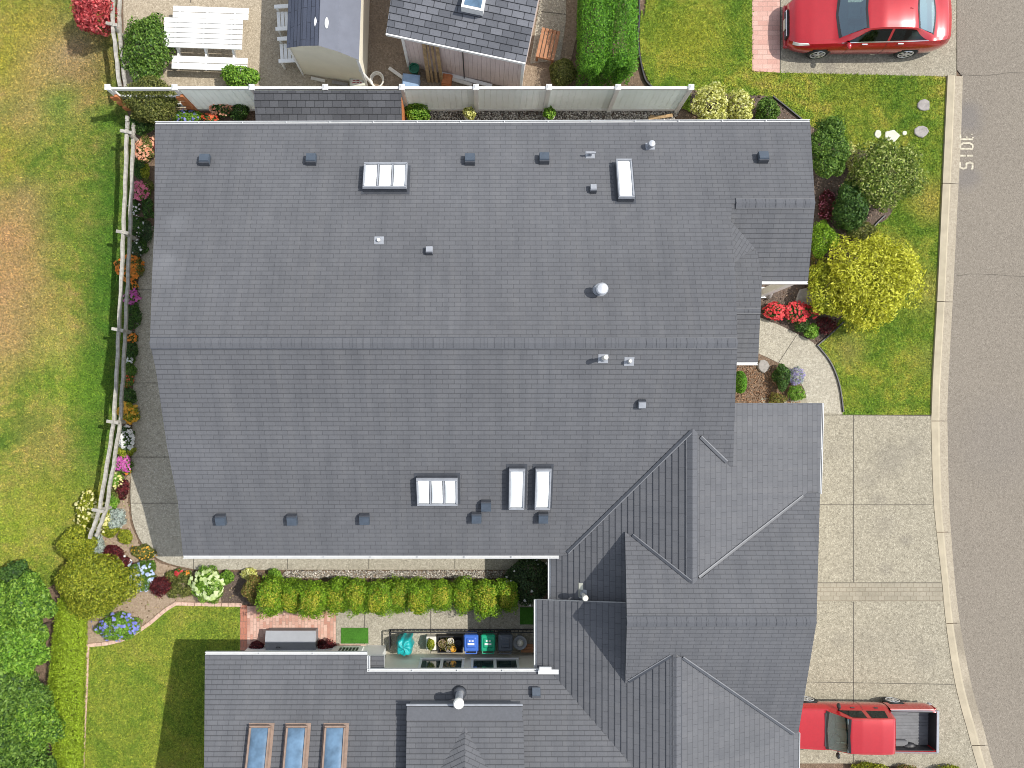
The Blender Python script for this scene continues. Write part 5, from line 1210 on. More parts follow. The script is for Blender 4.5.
c = wa.lerp(wb, .50) - nd * .05; mb = MB(); mb.cyl((c.x, c.y, 0), (c.x, c.y, 2.0), .018, .018, 8); mb.build('downpipe', M['black'], nb_)
a0 = math.atan2(ed.y, ed.x); sc_ = npl.at(475, -2); mb = MB(); mb.box((sc_.x, sc_.y, sc_.z - .1), (.62, .8, .28), a0); sk = mb.build('skylight', M['white'], nb_); mb = MB(); mb.box((sc_.x, sc_.y, sc_.z + .182), (.48, .66, .01), a0); mb.build('pane', M['paneblue'], sk)
pl_ = thing('plank_stack', 'weathered brown planks leaning upright against the pinkish wall', 'planks', G(431, 78))
for i, (xa, xb, ya) in enumerate(((421, 426, 44), (425.5, 429, 44.5), (429.5, 433.5, 46), (434, 439, 46.5))):
    t0, t1 = G(xa + 1, ya, 1.9), G(xb - .5, ya + .5, 1.9); b0, b1 = G(xa + 6, 82, .05), G(xb + 4.5, 83, .05); o_ = Vector((0, .04, 0)); mb = MB(); mb.hexa([b0, b1, b1 + o_, b0 + o_, t0, t1, t1 + o_, t0 + o_]); mb.build('plank', M['plank'], pl_)
c = G(414, 68, .35); mb = MB(); mb.lathe((c.x, c.y, 0), [(.10, 0), (.15, .32), (.165, .33), (.165, .36), (.13, .36), (.12, .3)], 16); loose('plant_pot', 'empty dark green pot beside the leaning planks', 'pot', (('pot', mb, M['greenpot']),), loc=(c.x, c.y, 0))
c = G(411, 82, .3); mb = MB(); mb.box((c.x, c.y, 0), (.52, .42, .36), -.1, .92, .03); l2 = MB(); l2.box((c.x, c.y, .36), (.54, .44, .05), -.1, .9, .015); loose('storage_tub', 'pale blue storage tub behind the white fence', 'tub', (('body', mb, M['bluetarp']), ('lid', l2, M['bluetarp'])), loc=(c.x, c.y, 0))
mb = MB(); mb.beam(G(389, 68, .06), G(403, 78, .06), .1, .05); loose('loose_board', 'short tan board on brown gravel right of the shed', 'board', (('board', mb, M['whitepot']),), loc=G(396, 73))
for i, (xa, ya, xb, yb, mat, lab) in enumerate(((441, 73, 492, 86, 'white', 'white plank lying at the foot of the pinkish wall'), (452, 79, 472, 85, 'whitepot', 'second pale plank beside the white one at the pinkish wall'))):
    mb = MB(); mb.beam(G(xa, ya, .1), G(xb, yb, .1), .10, .06); loose('loose_board', lab, 'board', (('board', mb, M[mat]),), loc=G(xa, ya))
c = G(447, 80, .15); mb = MB(); mb.box((c.x, c.y, 0), (.3, .34, .18), -.2, bev=.01); mb.box((c.x, c.y, .18), (.26, .3, .07), -.15); loose('brick_pile', 'small rusty brick pile at the foot of the planks', 'bricks', (('bricks', mb, M['cedar']),), loc=(c.x, c.y, 0))
# slatted bench beside the neighbour building
c = G(548, 44, .42); be = thing('slatted_bench', 'brown slatted wooden bench beside the neighbour building', 'bench', (c.x, c.y, 0), -.22)
mb = MB()
for i in range(5): mb.box((-.24 + i * .12, 0, .40), (.095, .92, .035), bev=.006)
mb.build('seat', M['slat'], be, local=True); mb = MB()
for y in (-.42, .42): mb.box((0, y, .33), (.58, .06, .07))
mb.build('cross_rail', M['slat'], be, local=True)
for x in (-.24, .24):
    for y in (-.40, .40): mb = MB(); mb.box((x, y, 0), (.06, .06, .40)); mb.build('leg', M['slat'], be, local=True)

# ------------------------------------------------------------------ yard between the houses
c = G(290.5, 642, .55); bx = thing('deck_box', 'large grey storage box on the brick patio', 'storage box', (c.x, c.y, 0))
mb = MB(); mb.box((0, 0, .03), (1.48, .60, .44), 0, 1.0, .02); mb.build('body', M['darkgreybox'], bx, local=True)
for y0, y1, za, zb, nm, mt in ((-.33, .0, .50, .60, 'lid', 'darkgreybox'), (.0, .33, .60, .50, 'lid_front', 'greybox')):  # back slope of the lid in darker grey: shade put into the colour
    mb = MB(); mb.hexa([(-.77, y0, .46), (.77, y0, .46), (.77, y1, .46), (-.77, y1, .46), (-.77, y0, za), (.77, y0, za), (.77, y1, zb), (-.77, y1, zb)]); mb.build(nm, M[mt], bx, local=True)
mb = MB(); mb.tube([(-.42, -.15, .57), (-.40, -.16, .62), (-.33, -.16, .62), (-.31, -.15, .57)], .012); mb.build('handle', M['black'], bx, local=True)
plant('shrub', 'dark red leaved shrub left of the grey storage box', 'shrub', 256, 648, 8, 7, .5, 'burgundy', .06); plant('shrub', 'dark red leaved shrub right of the grey storage box', 'shrub', 325, 646, 9, 7, .5, 'burgundy', .06)
for (x0, y0, x1, y1, lab) in ((341.5, 627.5, 368.5, 643, 'bright green turf mat lying in the sun on the concrete'), (520, 607, 536, 624, 'green turf mat lying in shade by the garage wall')):
    a, b = G(x0, y0), G(x1, y1); mb = MB(); mb.box(((a.x + b.x) / 2, (a.y + b.y) / 2, .027), (b.x - a.x, a.y - b.y, .03)); o = mb.build('turf_mat', M['turf']); tag(o, lab, 'mat')
mb = MB(); a = G(351, 645); mb.box((a.x, a.y - .02, .026), (.92, .12, .05)); tag(mb.build('brick_step', M['edging']), 'pinkish brick strip under the louvre', 'bricks')
ra = thing('metal_railing', 'low black metal railing round the bins and pots', 'railing', G(460, 640)); zt = .42
cx0, cx1 = (389.5 - NX) * (H - zt) / F, (535 - NX) * (H - zt) / F; ry = -(632.5 - NY) * (H - zt) / F; ry2 = ry - .52; mb = MB()
for z in (zt, .08): mb.beam((cx0, ry, z), (cx1, ry, z), .03, .03); mb.beam((cx0, ry, z), (cx0, ry2, z), .03, .03)
ra_ = mb.build('rail', M['black'], ra); mb = MB(); n = 36
for i in range(n + 1): x = cx0 + (cx1 - cx0) * i / n; mb.box((x, ry, 0.02), (.014, .014, zt))
for i in range(5): mb.box((cx0, ry - .52 * i / 4, .02), (.014, .014, zt))
mb.build('balusters', M['black'], ra)
gpan = [(392, 625), (534, 625), (534, 648), (392, 648)]
def wheelie(px, mat, label):
    h = .86; c = G(px, 643.5, h); t = thing('wheelie_bin', label, 'bin', (c.x, c.y, 0), 0, 'wheeled bins under the window')
    mb = MB(); w, d = .40, .46
    mb.hexa([(-w * .40, -d * .38, .05), (w * .40, -d * .38, .05), (w * .40, d * .36, .05), (-w * .40, d * .36, .05), (-w * .5, -d * .5, h - .05), (w * .5, -d * .5, h - .05), (w * .5, d * .5, h - .05), (-w * .5, d * .5, h - .05)]); mb.build('body', mat, t, local=True)
    mb = MB(); mb.box((0, .0, h - .05), (w + .045, d + .05, .055), 0, .96, .03); mb.box((0, .02, h + .005), (w * .72, d * .7, .03), 0, .9, .02); lid = mb.build('lid', mat, t, local=True)
    lb = MB(); lb.box((0, -.01, h + .0352), (.2, .055, .003)); lb.box((-.04, .085, h + .0352), (.05, .04, .003)); lb.box((.05, .085, h + .0352), (.06, .035, .003)); lb.build('label_print', M['white'] if px < 490 else M['ventm'], lid, local=True)
    mb = MB(); mb.tube([(-w * .42, -d * .5, h - .09), (-w * .42, -d * .5 - .09, h - .06), (w * .42, -d * .5 - .09, h - .06), (w * .42, -d * .5, h - .09)], .018); mb.build('handle', mat, t, local=True)
    for s in (-1, 1): mb = MB(); mb.cyl((s * (w * .36), -d * .42, .10), (s * (w * .47), -d * .42, .10), .10, .10, 14); mb.build('wheel', M['black'], t, local=True)
wheelie(471, M['bin_blue'], 'blue wheeled bin with white label on its lid'); wheelie(488, M['bin_green'], 'green wheeled bin between the blue and charcoal bins'); wheelie(505.5, M['bin_grey'], 'charcoal wheeled bin at the right of the three')
c = G(404.5, 646, .55); cv = thing('covered_grill', 'barbecue under a crumpled teal cover at the railing corner', 'grill', (c.x, c.y, 0))
rg = np.random.default_rng(5); V = []; Fc = []; n, k = 40, 14
for j in range(k + 1):
    t = j / k; z = .80 * (1 - t) ** .7 if j else .80
    for i in range(n):
        a = 2 * math.pi * i / n; ce, se = math.cos(a), math.sin(a); q = 1 / max(abs(ce), abs(se)) ** .55
        r = (.05 + .95 * min(1, t * 2.0) ** .6) * q * (1 + (.02 + .10 * t) * math.sin(7 * a + 2 * t) + .05 * math.sin(13 * a + 1 + 3 * t))
        V.append((.235 * r * ce, .27 * r * se, .80 - .05 * min(1, t * 2) - max(0, t - .35) * 1.08 + .03 * math.sin(5 * a + 6 * t)))
for j in range(k):
    for i in range(n): Fc.append((j * n + i, (j + 1) * n + i, (j + 1) * n + (i + 1) % n, j * n + (i + 1) % n))
Fc.append(tuple(range(n)))
mesh_obj('cover', [(x, y, max(.03, z)) for x, y, z in V], Fc, M['teal'], cv, local=True, smooth=True)
c = G(431, 644, .4); t = thing('potted_plant', 'lime leaved plant in a black pot by the teal cover', 'potted plant', (c.x, c.y, 0)); mb = MB(); mb.box((c.x, c.y, .02), (.30, .40, .34), 0, 1.05, .02); mb.build('pot', M['whitepot'], t); big_mesh('leaves', leaf_cloud((c.x, c.y, .42), (.12, .18, .12), 350, .07, 77, .4), 4, L['yellowgreen'], t)
c = G(450, 645, .4); t = thing('plant_trolley', 'black crate of mixed pots and twigs left of the blue bin', 'crate', (c.x, c.y, 0)); mb = MB()
for s in (-1, 1): mb.box((c.x, c.y + s * .24, .1), (.78, .03, .26)); mb.box((c.x + s * .375, c.y, .1), (.03, .45, .26))
mb.box((c.x, c.y, .1), (.74, .45, .03)); mb.build('crate', M['black'], t)
for dx, dy, r, mt in ((-.24, .05, .12, 'sand_soil'), (.02, .12, .10, 'whitepot'), (.10, -.12, .09, 'gold'), (.25, .06, .10, 'black'), (-.05, -.12, .09, 'stone')):
    mb = MB(); mb.lathe((c.x + dx, c.y + dy, .13), [(r * .7, 0), (r, .26), (r * 1.08, .27), (r * 1.08, .30), (r * .85, .30), (r * .8, .24)], 14); mb.build('pot', B['gold'] if mt == 'gold' else M[mt], t, smooth=True, sharp=.7)
big_mesh('twigs', leaf_cloud((c.x - .1, c.y + .02, .42), (.30, .2, .14), 260, .12, 79, .5, ratio=.12), 4, L['bronze'], t)
c = G(520, 643, .5); mb = MB(); mb.lathe((c.x, c.y, 0), [(.13, 0), (.12, .04), (.05, .10), (.045, .36), (.08, .40), (.20, .46), (.215, .50), (.19, .50), (.06, .45)], 18); kn = MB(); kn.lathe((c.x, c.y, .45), [(.10, 0), (.11, .06), (.08, .12), (.02, .15)], 14)
loose('bird_bath', 'small pale grey bird bath right of the charcoal bin', 'bird bath', (('basin', mb, M['lightvent']), ('finial', kn, M['whitepot'])), loc=(c.x, c.y, 0))
c = G(529, 648, .3); t = thing('small_bench', 'dark red wooden stool behind the bird bath', 'stool', (c.x, c.y, 0)); mb = MB()
for i in range(3): mb.box((c.x, c.y - .09 + .09 * i, .30), (.5, .08, .03))
mb.build('seat', M['slat'], t); mb = MB()
for sx in (-.2, .2): mb.box((c.x + sx, c.y, .0), (.05, .22, .30))
mb.build('leg_frame', M['slat'], t)

# ------------------------------------------------------------------ vehicles
def smooth_arr(xs, ys, S, k=5):
    y = np.interp(S, xs, ys); ker = np.ones(k) / k; yp = np.pad(y, k // 2, mode='edge'); return np.convolve(yp, ker, 'valid')
class CarBody:
    """body as one surface P(s, v): s along the car (front 0), v round the half section 0 sill .. 3 belt .. 4 roof edge .. 6 middle"""
    def __init__(c, Lg, tab, zs=.22, crown=.05, k=5, ns=121, tum=.90):
        c.L = Lg; c.S = np.linspace(0, Lg, ns); xs = [t[0] for t in tab]
        c.zt, c.zb, c.wb, c.wr = [smooth_arr(xs, [t[i] for t in tab], c.S, k) for i in (1, 2, 3, 4)]; c.zs, c.crown = zs, crown; c.tum = tum
    def P(c, s, v, side=1):
        g = lambda a: float(np.interp(s, c.S, a)); zt, zb, wb, wr = g(c.zt), g(c.zb), g(c.wb), g(c.wr); zs = c.zs; dz = zb - zs; cr = c.crown
        sec = [(wb * .94, zs), (wb * .995, zs + .30 * dz), (wb * 1.0, zs + .70 * dz), (wb * c.tum, zb), (wr, zt - cr), (wr * .62, zt - cr * .32), (0., zt)]
        i = min(5, int(v)); t = v - i
        if i == 3: (a, b) = (sec[3], sec[4]); y, z = a[0] + (b[0] - a[0]) * t, a[1] + (b[1] - a[1]) * t
        else:
            lo, hi = (0, 3) if i < 3 else (4, 6)
            p = [np.array(sec[min(max(j, lo), hi)]) for j in (i - 1, i, i + 1, i + 2)]
            if i == 5: p[3] = np.array((-sec[5][0], sec[5][1]))
            q = .5 * (2 * p[1] + (p[2] - p[0]) * t + (2 * p[0] - 5 * p[1] + 4 * p[2] - p[3]) * t * t + (-p[0] + 3 * p[1] - 3 * p[2] + p[3]) * t ** 3); y, z = q
        return np.array((s, y * side, z))
    def shell(c, s0, s1, wheels, wr_, ns=110, vs=None, holes=()):
        vs = vs or [0, .25, .5, .75, 1, 1.3, 1.6, 2, 2.3, 2.6, 2.85, 3, 3.25, 3.5, 3.75, 4, 4.15, 4.4, 4.7, 5, 5.5, 6]
        ring = [(v, 1) for v in vs] + [(v, -1) for v in vs[-2::-1]]; SS = np.linspace(s0, s1, ns); m = len(ring)
        V = [c.P(s, v, sd) for s in SS for v, sd in ring]; Fc = []
        for j in range(ns - 1):
            for i in range(m - 1):
                q = (j * m + i, j * m + i + 1, (j + 1) * m + i + 1, (j + 1) * m + i); ctr = sum(V[t] for t in q) / 4
                if any((ctr[0] - w) ** 2 + (ctr[2] - wr_ * .95) ** 2 < (wr_ * 1.13) ** 2 and abs(ctr[1]) > .3 for w in wheels): continue
                vv = (ring[i][0] + ring[i + 1][0]) / 2; sv = (SS[j] + SS[j + 1]) / 2
                if any(va < vv < vb and (sa + (ta - sa) * (vv - va) / (vb - va)) < sv < (sb + (tb - sb) * (vv - va) / (vb - va)) for va, vb, sa, sb, ta, tb in holes): continue
                Fc.append(q)
        Fc.append(tuple(range(m - 1, -1, -1))); Fc.append(tuple((ns - 1) * m + i for i in range(m)))
        return V, Fc
    def patch(c, cor, side=1, n=12, off=.006, across=False):
        """bilinear patch in (s, v); across=True mirrors over the middle line"""
        V = []; Fc = []; NNs = []
        cols = 2 * n if across else n
        for j in range(n + 1):
            for i in range(cols + 1):
                b = j / n
                if across:
                    w = -1 + 2 * i / cols; a = 1 - abs(w); sd = 1 if w >= 0 else -1
                else: a, sd = i / n, side
                s = (cor[0][0] * (1 - a) + cor[1][0] * a) * (1 - b) + (cor[3][0] * (1 - a) + cor[2][0] * a) * b
                v = (cor[0][1] * (1 - a) + cor[1][1] * a) * (1 - b) + (cor[3][1] * (1 - a) + cor[2][1] * a) * b
                p = c.P(s, min(v, 5.999), sd); e = .01
                du = c.P(s + e, min(v, 5.99), sd) - c.P(s - e, min(v, 5.99), sd); dv = c.P(s, min(v + .02, 5.999), sd) - c.P(s, max(v - .02, 0), sd)
                nn = np.cross(du, dv); ln = np.linalg.norm(nn)
                nn = nn / ln if ln > 1e-9 else np.array((0, 0, 1.))
                cc = p - np.array((s, 0, .6))
                if nn.dot(np.array((0, cc[1], cc[2]))) < 0: nn = -nn
                V.append(p + nn * off); NNs.append(nn)
        for j in range(n):
            for i in range(cols):
                q = j * (cols + 1) + i; f = (q, q + 1, q + cols + 2, q + cols + 1)
                if np.cross(V[f[2]] - V[f[0]], V[f[3]] - V[f[1]]).dot(NNs[q] + NNs[f[2]]) < 0: f = f[::-1]
                Fc.append(f)
        return V, Fc
def add_wheel(t, s, y, r, side, w=.2):
    tb = MB(); prof = [(r * .62, -w / 2), (r * .9, -w / 2), (r, -w / 2 + .03), (r, w / 2 - .03), (r * .9, w / 2), (r * .62, w / 2)]
    tb.lathe((s, y, r), prof, 28, axis='y'); wh = tb.build('wheel', M['tyre'], t, local=True, smooth=True, sharp=.6)
    rb_ = MB(); yo = y + side * (w / 2 + .004)
    ring = MB()
    n = 28; V = []; Fc = []
    for rr, yy in ((r * .70, 0), (r * .66, .012), (r * .55, -.01), (r * .52, -.03)):
        for i in range(n): a = 2 * math.pi * i / n; V.append((s + rr * math.cos(a), yo + side * yy, r + rr * math.sin(a)))
    for k in range(3):
        for i in range(n): Fc.append((k * n + i, k * n + (i + 1) % n, (k + 1) * n + (i + 1) % n, (k + 1) * n + i))
    rb_.add(V, Fc)
    for i in range(7):
        a = 2 * math.pi * i / 7; rb_.beam((s, yo - side * .005, r), (s + r * .58 * math.cos(a), yo - side * .005, r + r * .58 * math.sin(a)), .055, .02, up=(0, 1, 0))
    rb_.cyl((s, yo - side * .02, r), (s, yo + side * .012, r), r * .15, r * .12, 12); rb_.build('rim', M['rim'], wh, local=True)
    return wh
def part(t, name, VF, mat, parent=None): return mesh_obj(name, VF[0], VF[1], mat, parent or t, local=True, smooth=True)

# sedan (front to the left)
x0 = 9.31; car = thing('parked_sedan', 'glossy red sedan parked on the top driveway by the pink pavers', 'car', (x0, 11.84, .02), .006)
tab = [(0, .60, .55, .58, .45), (.06, .70, .62, .68, .52), (.2, .77, .70, .79, .62), (.6, .86, .79, .87, .68), (1.0, .92, .86, .89, .70), (1.28, .96, .90, .90, .71), (2.02, 1.36, .93, .90, .57), (2.5, 1.43, .94, .90, .555), (3.0, 1.43, .95, .90, .555), (3.45, 1.41, .97, .90, .56), (4.22, 1.05, 1.0, .88, .66), (4.5, 1.04, .97, .84, .66), (4.68, 1.0, .90, .77, .62), (4.76, .88, .78, .70, .55)]
cb_ = CarBody(4.76, tab)
bd = part(car, 'body', cb_.shell(0, 4.76, (.96, 3.67), .33, 150, holes=((4.15, 6.01, 1.44, 2.02, 1.34, 1.97), (4.2, 6.01, 3.64, 4.06, 3.56, 4.14), (3.12, 3.86, 1.60, 2.76, 2.2, 2.76), (3.14, 3.86, 2.90, 3.88, 2.90, 3.48))), M['red']); bd.data.set_sharp_from_angle(angle=.7)
for cor in ([(1.36, 4.02), (1.26, 6), (1.32, 6), (1.43, 4.10)], [(2.02, 4.12), (1.97, 6), (2.03, 6), (2.09, 4.12)], [(3.56, 4.1), (3.49, 6), (3.545, 6), (3.62, 4.1)], [(4.08, 4.12), (4.16, 6), (4.21, 6), (4.14, 4.12)]): part(car, 'window_seal', cb_.patch(cor, across=True, off=.007), M['black'])
part(car, 'windshield', cb_.patch([(1.40, 4.12), (1.30, 6), (2.00, 6), (2.06, 4.25)], across=True), M['autoglass']); part(car, 'rear_window', cb_.patch([(3.60, 4.2), (3.52, 6), (4.18, 6), (4.10, 4.25)], across=True), M['autoglass'])
for sd in (1, -1):
    part(car, 'side_window', cb_.patch([(1.52, 3.10), (2.78, 3.10), (2.78, 3.88), (2.16, 3.88)], sd), M['sideglass']); part(car, 'side_window', cb_.patch([(2.86, 3.10), (3.96, 3.16), (3.52, 3.86), (2.86, 3.88)], sd), M['sideglass'])
    part(car, 'headlight', cb_.patch([(.10, 2.35), (.55, 2.75), (.50, 3.2), (.10, 3.05)], sd), M['lamp']); part(car, 'taillight', cb_.patch([(4.42, 2.5), (4.72, 2.3), (4.72, 3.0), (4.42, 3.0)], sd), M['taillamp'])
    part(car, 'window_trim', cb_.patch([(1.45, 3.0), (4.02, 3.02), (4.02, 3.09), (1.45, 3.07)], sd, off=.008), M['chrome'])
    for s in (1.95, 3.02):
        p = cb_.P(s + .2, 2.72, sd); mb = MB(); mb.box((p[0], p[1] + sd * .012, p[2] - .012), (.17, .03, .028), bev=.006); mb.build('door_handle', M['chrome'], car, local=True)
    p = cb_.P(1.62, 3.05, sd); mb = MB(); mb.blob((p[0] + .02, p[1] + sd * .12, p[2] + .04), (.075, .11, .07), 2, 8, .04); mb.beam((p[0], p[1], p[2]), (p[0], p[1] + sd * .08, p[2] + .02), .04, .03); mb.build('mirror', M['red'], car, local=True, smooth=True)
    for s in (.96, 3.67):
        add_wheel(car, s, sd * .80, .33, sd)
    part(car, 'door_seam', cb_.patch([(1.70, .35), (1.712, .35), (1.712, 3.0), (1.70, 3.0)], sd, off=.004, n=8), M['black']); part(car, 'door_seam', cb_.patch([(2.81, .35), (2.822, .35), (2.822, 3.0), (2.81, 3.0)], sd, off=.004, n=8), M['black'])
mb = MB()
for s in (.96, 3.67): mb.box((s, 0, .12), (.70, 1.5, .5))
mb.build('wheel_well', M['black'], car, local=True)
mb = MB(); mb.box((.0, 0, .30), (.10, .92, .24), 0, .9, .03); gr = mb.build('grille', M['black'], car, local=True); mb = MB()
for i in range(4): mb.box((-.055, 0, .33 + i * .055), (.012, .80, .014))
mb.build('grille_bars', M['chrome'], gr, local=True); mb = MB(); mb.box((-.075, 0, .30), (.02, .32, .16)); mb.build('licence_plate', M['whitepot'], car, local=True)
mb = MB(); mb.box((.12, 0, .20), (.36, 1.30, .12), 0, 1, .03); mb.build('bumper', M['red'], car, local=True)
for sd in (1, -1): part(car, 'hood_seam', cb_.patch([(.25, 4.05), (1.25, 4.05), (1.25, 4.07), (.25, 4.07)], sd, off=.003, n=10), M['signred'])
mb = MB(); p = cb_.P(3.25, 5.9); mb.blob((3.3, -.02, 1.405), (.07, .03, .03), 1, 6, .02); mb.build('antenna', M['red'], car, local=True, smooth=True)

def cabin(t, s0, s1, w, zf, zd, rows, sc=1.):
    mb = MB(); mb.box(((s0 + s1) / 2, 0, zf), (s1 - s0, 2 * w, .04)); mb.build('cabin_floor', M['cabin'], t, local=True)
    mb = MB(); mb.box((s0 + .16, 0, zd - .22), (.36, 1.9 * w, .22), bev=.06); mb.box((s0 + .17, -.36 * sc, zd - .01), (.26, .34 * sc, .06), bev=.03); mb.build('dashboard', M['cabin'], t, local=True)
    mb = MB(); mb.tube([(s0 + .40 + .05 * math.cos(a * .449), -.36 * sc + .18 * sc * math.sin(a * .449), zd - .04 + .15 * math.cos(a * .449)) for a in range(15)], .016); mb.build('steering_wheel', M['black'], t, local=True)
    for s in rows:
        for y in (-.36 * sc, .36 * sc):
            mb = MB(); mb.box((s, y, zf + .14), (.48 * sc, .50 * sc, .14), bev=.05); mb.beam((s + .20 * sc, y, zf + .2), (s + .34 * sc, y, zd + .02), .46 * sc, .12, up=(1, 0, 0)); mb.box((s + .36 * sc, y, zd + .02), (.09, .24 * sc, .14), bev=.03); mb.build('car_seat', M['seatcloth'], t, local=True)
cabin(car, 1.32, 3.75, .70, .30, .93, (2.02, 2.95)); mb = MB(); mb.box((3.85, 0, .90), (.6, 1.25, .03)); mb.build('parcel_shelf', M['cabin'], car, local=True)
mb = MB(); mb.box((1.88, 0, 1.22), (.03, .2, .06), bev=.01); mb.build('mirror', M['black'], car, local=True)
# pickup (front to the left, under the eave)
tx = 9.15; tk = thing('pickup_truck', 'red crew cab pickup with open grey bed parked by the garage', 'pickup', (tx, -9.61, .03), -.012)
tab = [(0, .70, .64, .55, .42), (.06, .80, .74, .62, .5), (.3, .85, .82, .67, .56), (.8, .88, .85, .69, .58), (1.13, .90, .87, .69, .58), (1.66, 1.40, .90, .69, .515), (2.0, 1.43, .90, .69, .52), (2.6, 1.43, .90, .69, .52), (2.93, 1.40, .90, .69, .52), (3.01, 1.36, .90, .68, .51), (3.04, 1.28, .90, .68, .50)]
ct = CarBody(3.04, tab, zs=.30, crown=.03, k=3)
bd = part(tk, 'cab', ct.shell(0, 3.04, (.80, 3.44), .30, 120, holes=((4.12, 6.01, 1.22, 1.63, 1.19, 1.60), (3.14, 3.85, 1.46, 2.15, 1.78, 2.15), (3.14, 3.85, 2.32, 2.84, 2.32, 2.78))), M['red']); bd.data.set_sharp_from_angle(angle=.6)

for cor in ([(1.15, 4.02), (1.10, 6), (1.17, 6), (1.22, 4.08)], [(1.63, 4.12), (1.60, 6), (1.65, 6), (1.69, 4.12)]): part(tk, 'window_seal', ct.patch(cor, across=True, off=.009), M['black'])
part(tk, 'windshield', ct.patch([(1.20, 4.10), (1.16, 6), (1.62, 6), (1.66, 4.18)], across=True, off=.008), M['autoglass'])
for sd in (1, -1): part(tk, 'hood_seam', ct.patch([(.15, 4.3), (1.08, 4.1), (1.08, 4.13), (.15, 4.33)], sd, off=.003, n=10), M['signred']); part(tk, 'roof_seam', ct.patch([(1.75, 4.25), (2.95, 4.25), (2.95, 4.29), (1.75, 4.29)], sd, off=.003, n=10), M['signred'])
for sd in (1, -1):
    part(tk, 'side_window', ct.patch([(1.42, 3.12), (2.17, 3.12), (2.17, 3.86), (1.76, 3.86)], sd), M['sideglass']); part(tk, 'side_window', ct.patch([(2.30, 3.12), (2.86, 3.12), (2.80, 3.86), (2.30, 3.86)], sd), M['sideglass'])
    for s in (1.95, 2.66): p = ct.P(s, 2.6, sd); mb = MB(); mb.box((p[0], p[1] + sd * .012, p[2] - .012), (.12, .03, .03), bev=.006); mb.build('door_handle', M['black'], tk, local=True)
    p = ct.P(1.50, 3.1, sd); mb = MB(); mb.blob((p[0] - .02, p[1] + sd * .13, p[2] + .05), (.05, .10, .09), 2, 8, .04); mb.beam((p[0], p[1] - sd * .01, p[2]), (p[0], p[1] + sd * .1, p[2] + .02), .04, .03); mb.build('mirror', M['black'], tk, local=True, smooth=True)
    part(tk, 'headlight', ct.patch([(.08, 2.2), (.32, 2.4), (.32, 3.1), (.08, 3.0)], sd), M['lamp'])
    part(tk, 'door_seam', ct.patch([(2.23, .35), (2.24, .35), (2.24, 3.0), (2.23, 3.0)], sd, off=.004, n=8), M['black'])
    # bed side with wheel arch, bulging a little, and a light rail cap
    V = []; Fc = []; ns = 60
    for j in range(ns + 1):
        s = 3.055 + 1.44 * j / ns; e = .05 * max(0, (s - 4.25) / .24) ** 2
        for y, z in ((.655, .32), (.69, .45), (.70, .62), (.685, .78), (.665, .93), (.60, .95), (.585, .93), (.585, .50)): V.append((s, sd * (y - e), z))
    for j in range(ns):
        for i in range(7):
            q = (j * 8 + i, j * 8 + i + 1, (j + 1) * 8 + i + 1, (j + 1) * 8 + i); c = np.mean([V[k] for k in q], 0)
            if i < 4 and (c[0] - 3.44) ** 2 + (c[2] - .29) ** 2 < .345 ** 2: continue
            Fc.append(q)
    mesh_obj('bed_side', V, Fc, M['red'], tk, local=True, smooth=True, sharp=.7)
    mb = MB(); mb.box((3.77, sd * .625, .952), (1.42, .045, .018), bev=.006); mb.build('bed_rail', M['ventgrey'], tk, local=True)
    for s in (.80, 3.44): add_wheel(tk, s, sd * .615, .30, sd, .19)
    mb = MB(); mb.box((4.475, sd * .63, .55), (.03, .08, .28)); mb.build('taillight', M['taillamp'], tk, local=True)
mb = MB(); mb.box((3.77, 0, .50), (1.42, 1.17, .03))
for i in range(11): mb.box((3.77, -.5 + i * .1, .53), (1.40, .035, .012))
mb.box((3.075, 0, .53), (.02, 1.17, .38)); mb.build('bed_floor', M['bedgrey'], tk, local=True)
for sd in (1, -1): mb = MB(); mb.box((3.44, sd * .49, .53), (.62, .19, .16), bev=.04); mb.build('wheel_hump', M['bedgrey'], tk, local=True)
mb = MB(); mb.box((4.47, 0, .40), (.06, 1.24, .55), bev=.01); tg = mb.build('tailgate', M['red'], tk, local=True); mb = MB(); mb.box((4.47, 0, .951), (.075, 1.26, .02), bev=.006); mb.build('tailgate_cap', M['lightvent'], tg, local=True)
mb = MB(); mb.box((4.43, 0, .53), (.02, 1.14, .40)); mb.build('tailgate_liner', M['black'], tg, local=True)
for sd in (1, -1): mb = MB(); mb.box((3.77, sd * .575, .53), (1.40, .012, .41)); mb.build('side_liner', M['black'], tk, local=True)
mb = MB(); mb.box((4.54, 0, .30), (.10, 1.30, .12), bev=.02); mb.build('rear_bumper', M['lightvent'], tk, local=True); mb = MB(); mb.box((-.03, 0, .30), (.14, 1.22, .16), bev=.03); mb.build('front_bumper', M['lightvent'], tk, local=True)
mb = MB(); mb.box((.80, 0, .2), (.6, 1.1, .5)); mb.box((3.44, 0, .2), (.6, 1.0, .29)); mb.box((2.3, 0, .25), (4.3, .8, .2)); mb.build('chassis', M['black'], tk, local=True)
for s, w in ((1.10, .9),):
    mb = MB(); mb.beam((1.16, -.5, .905), (1.16, .5, .905), .10, .02); mb.beam((1.19, -.45, .93), (1.30, -.05, 1.02), .012, .012); mb.beam((1.19, .05, .93), (1.30, .45, 1.02), .012, .012); mb.build('wipers', M['black'], tk, local=True)
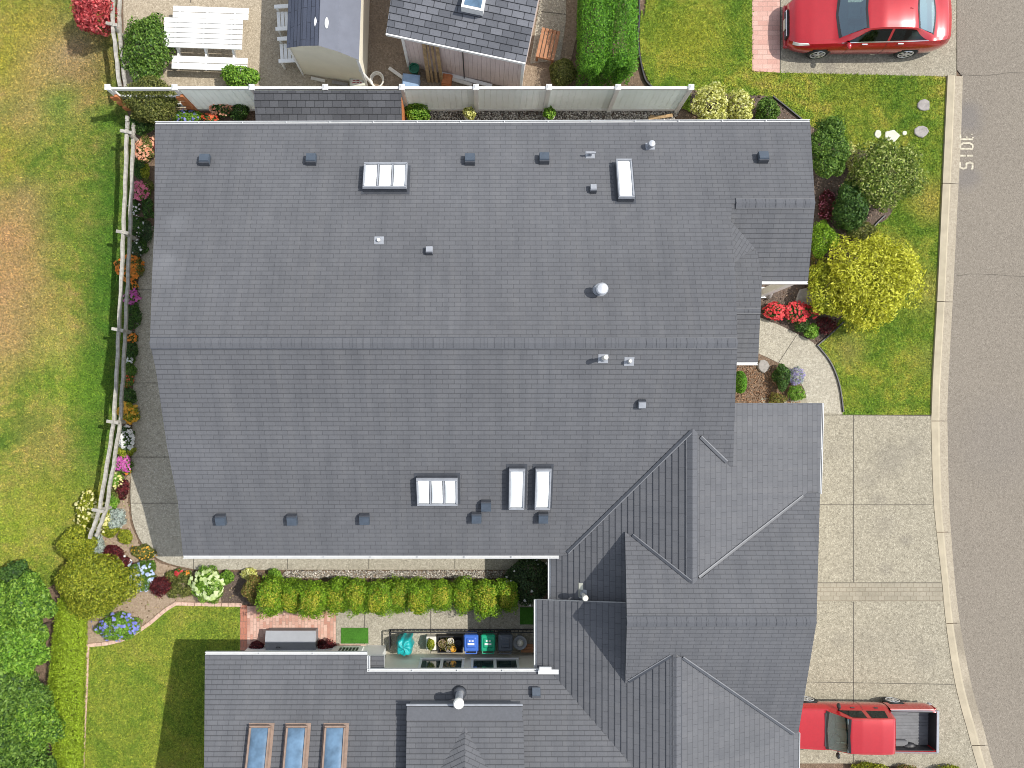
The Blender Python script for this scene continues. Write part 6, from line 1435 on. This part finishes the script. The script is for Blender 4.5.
cabin(tk, 1.10, 2.95, .56, .38, .88, (1.72, 2.35), .8)
c = G(911, 748, .62); mb = MB(); mb.blob((c.x - .1, c.y + .05, .66), (.20, .16, .11), 11, 8, .1); mb.blob((c.x + .2, c.y - .02, .64), (.14, .12, .09), 12, 8, .12); tag(mb.build('tool_bag', M['black'], smooth=True), 'dark bundle lying in the front corner of the pickup bed', 'bag')

# ------------------------------------------------------------------ light and camera
el = math.radians(54); sdir = Vector((.975 * math.cos(el), .222 * math.cos(el), math.sin(el))).normalized()
sl_ = bpy.data.lights.new('sun', 'SUN'); sl_.energy = 3.0; sl_.angle = math.radians(.5); sl_.color = (1., .955, .89)
so = bpy.data.objects.new('sun', sl_); C.objects.link(so); so.rotation_euler = sdir.to_track_quat('Z', 'Y').to_euler(); so.location = (20, 5, 30)
w = bpy.data.worlds.new('World'); scene.world = w; w.use_nodes = True; nt = w.node_tree
sky = nt.nodes.new('ShaderNodeTexSky'); sky.sky_type = 'NISHITA'; sky.sun_disc = False; sky.sun_elevation = el; sky.sun_rotation = math.atan2(sdir.x, sdir.y)
hs = nt.nodes.new('ShaderNodeHueSaturation'); hs.inputs['Saturation'].default_value = .45; nt.links.new(sky.outputs[0], hs.inputs['Color'])
bg = nt.nodes['Background']; nt.links.new(hs.outputs[0], bg.inputs['Color']); bg.inputs['Strength'].default_value = .15
cd = bpy.data.cameras.new('camera'); co = bpy.data.objects.new('camera', cd); C.objects.link(co); co.location = (0, 0, H); co.rotation_euler = (0, 0, 0)
cd.sensor_fit = 'HORIZONTAL'; cd.sensor_width = 36; cd.lens = F / 1024 * 36; cd.shift_x = (512 - NX) / 1024; cd.shift_y = (NY - 384) / 1024; cd.clip_end = 500; cd.clip_start = .1
scene.camera = co
scene.render.engine = 'CYCLES'; scene.cycles.filter_width = .95; scene.cycles.transparent_max_bounces = 12; scene.render.resolution_x, scene.render.resolution_y = 1024, 768
scene.view_settings.view_transform = 'Standard'; scene.view_settings.look = 'None'; scene.view_settings.gamma = 1; scene.view_settings.exposure = .70
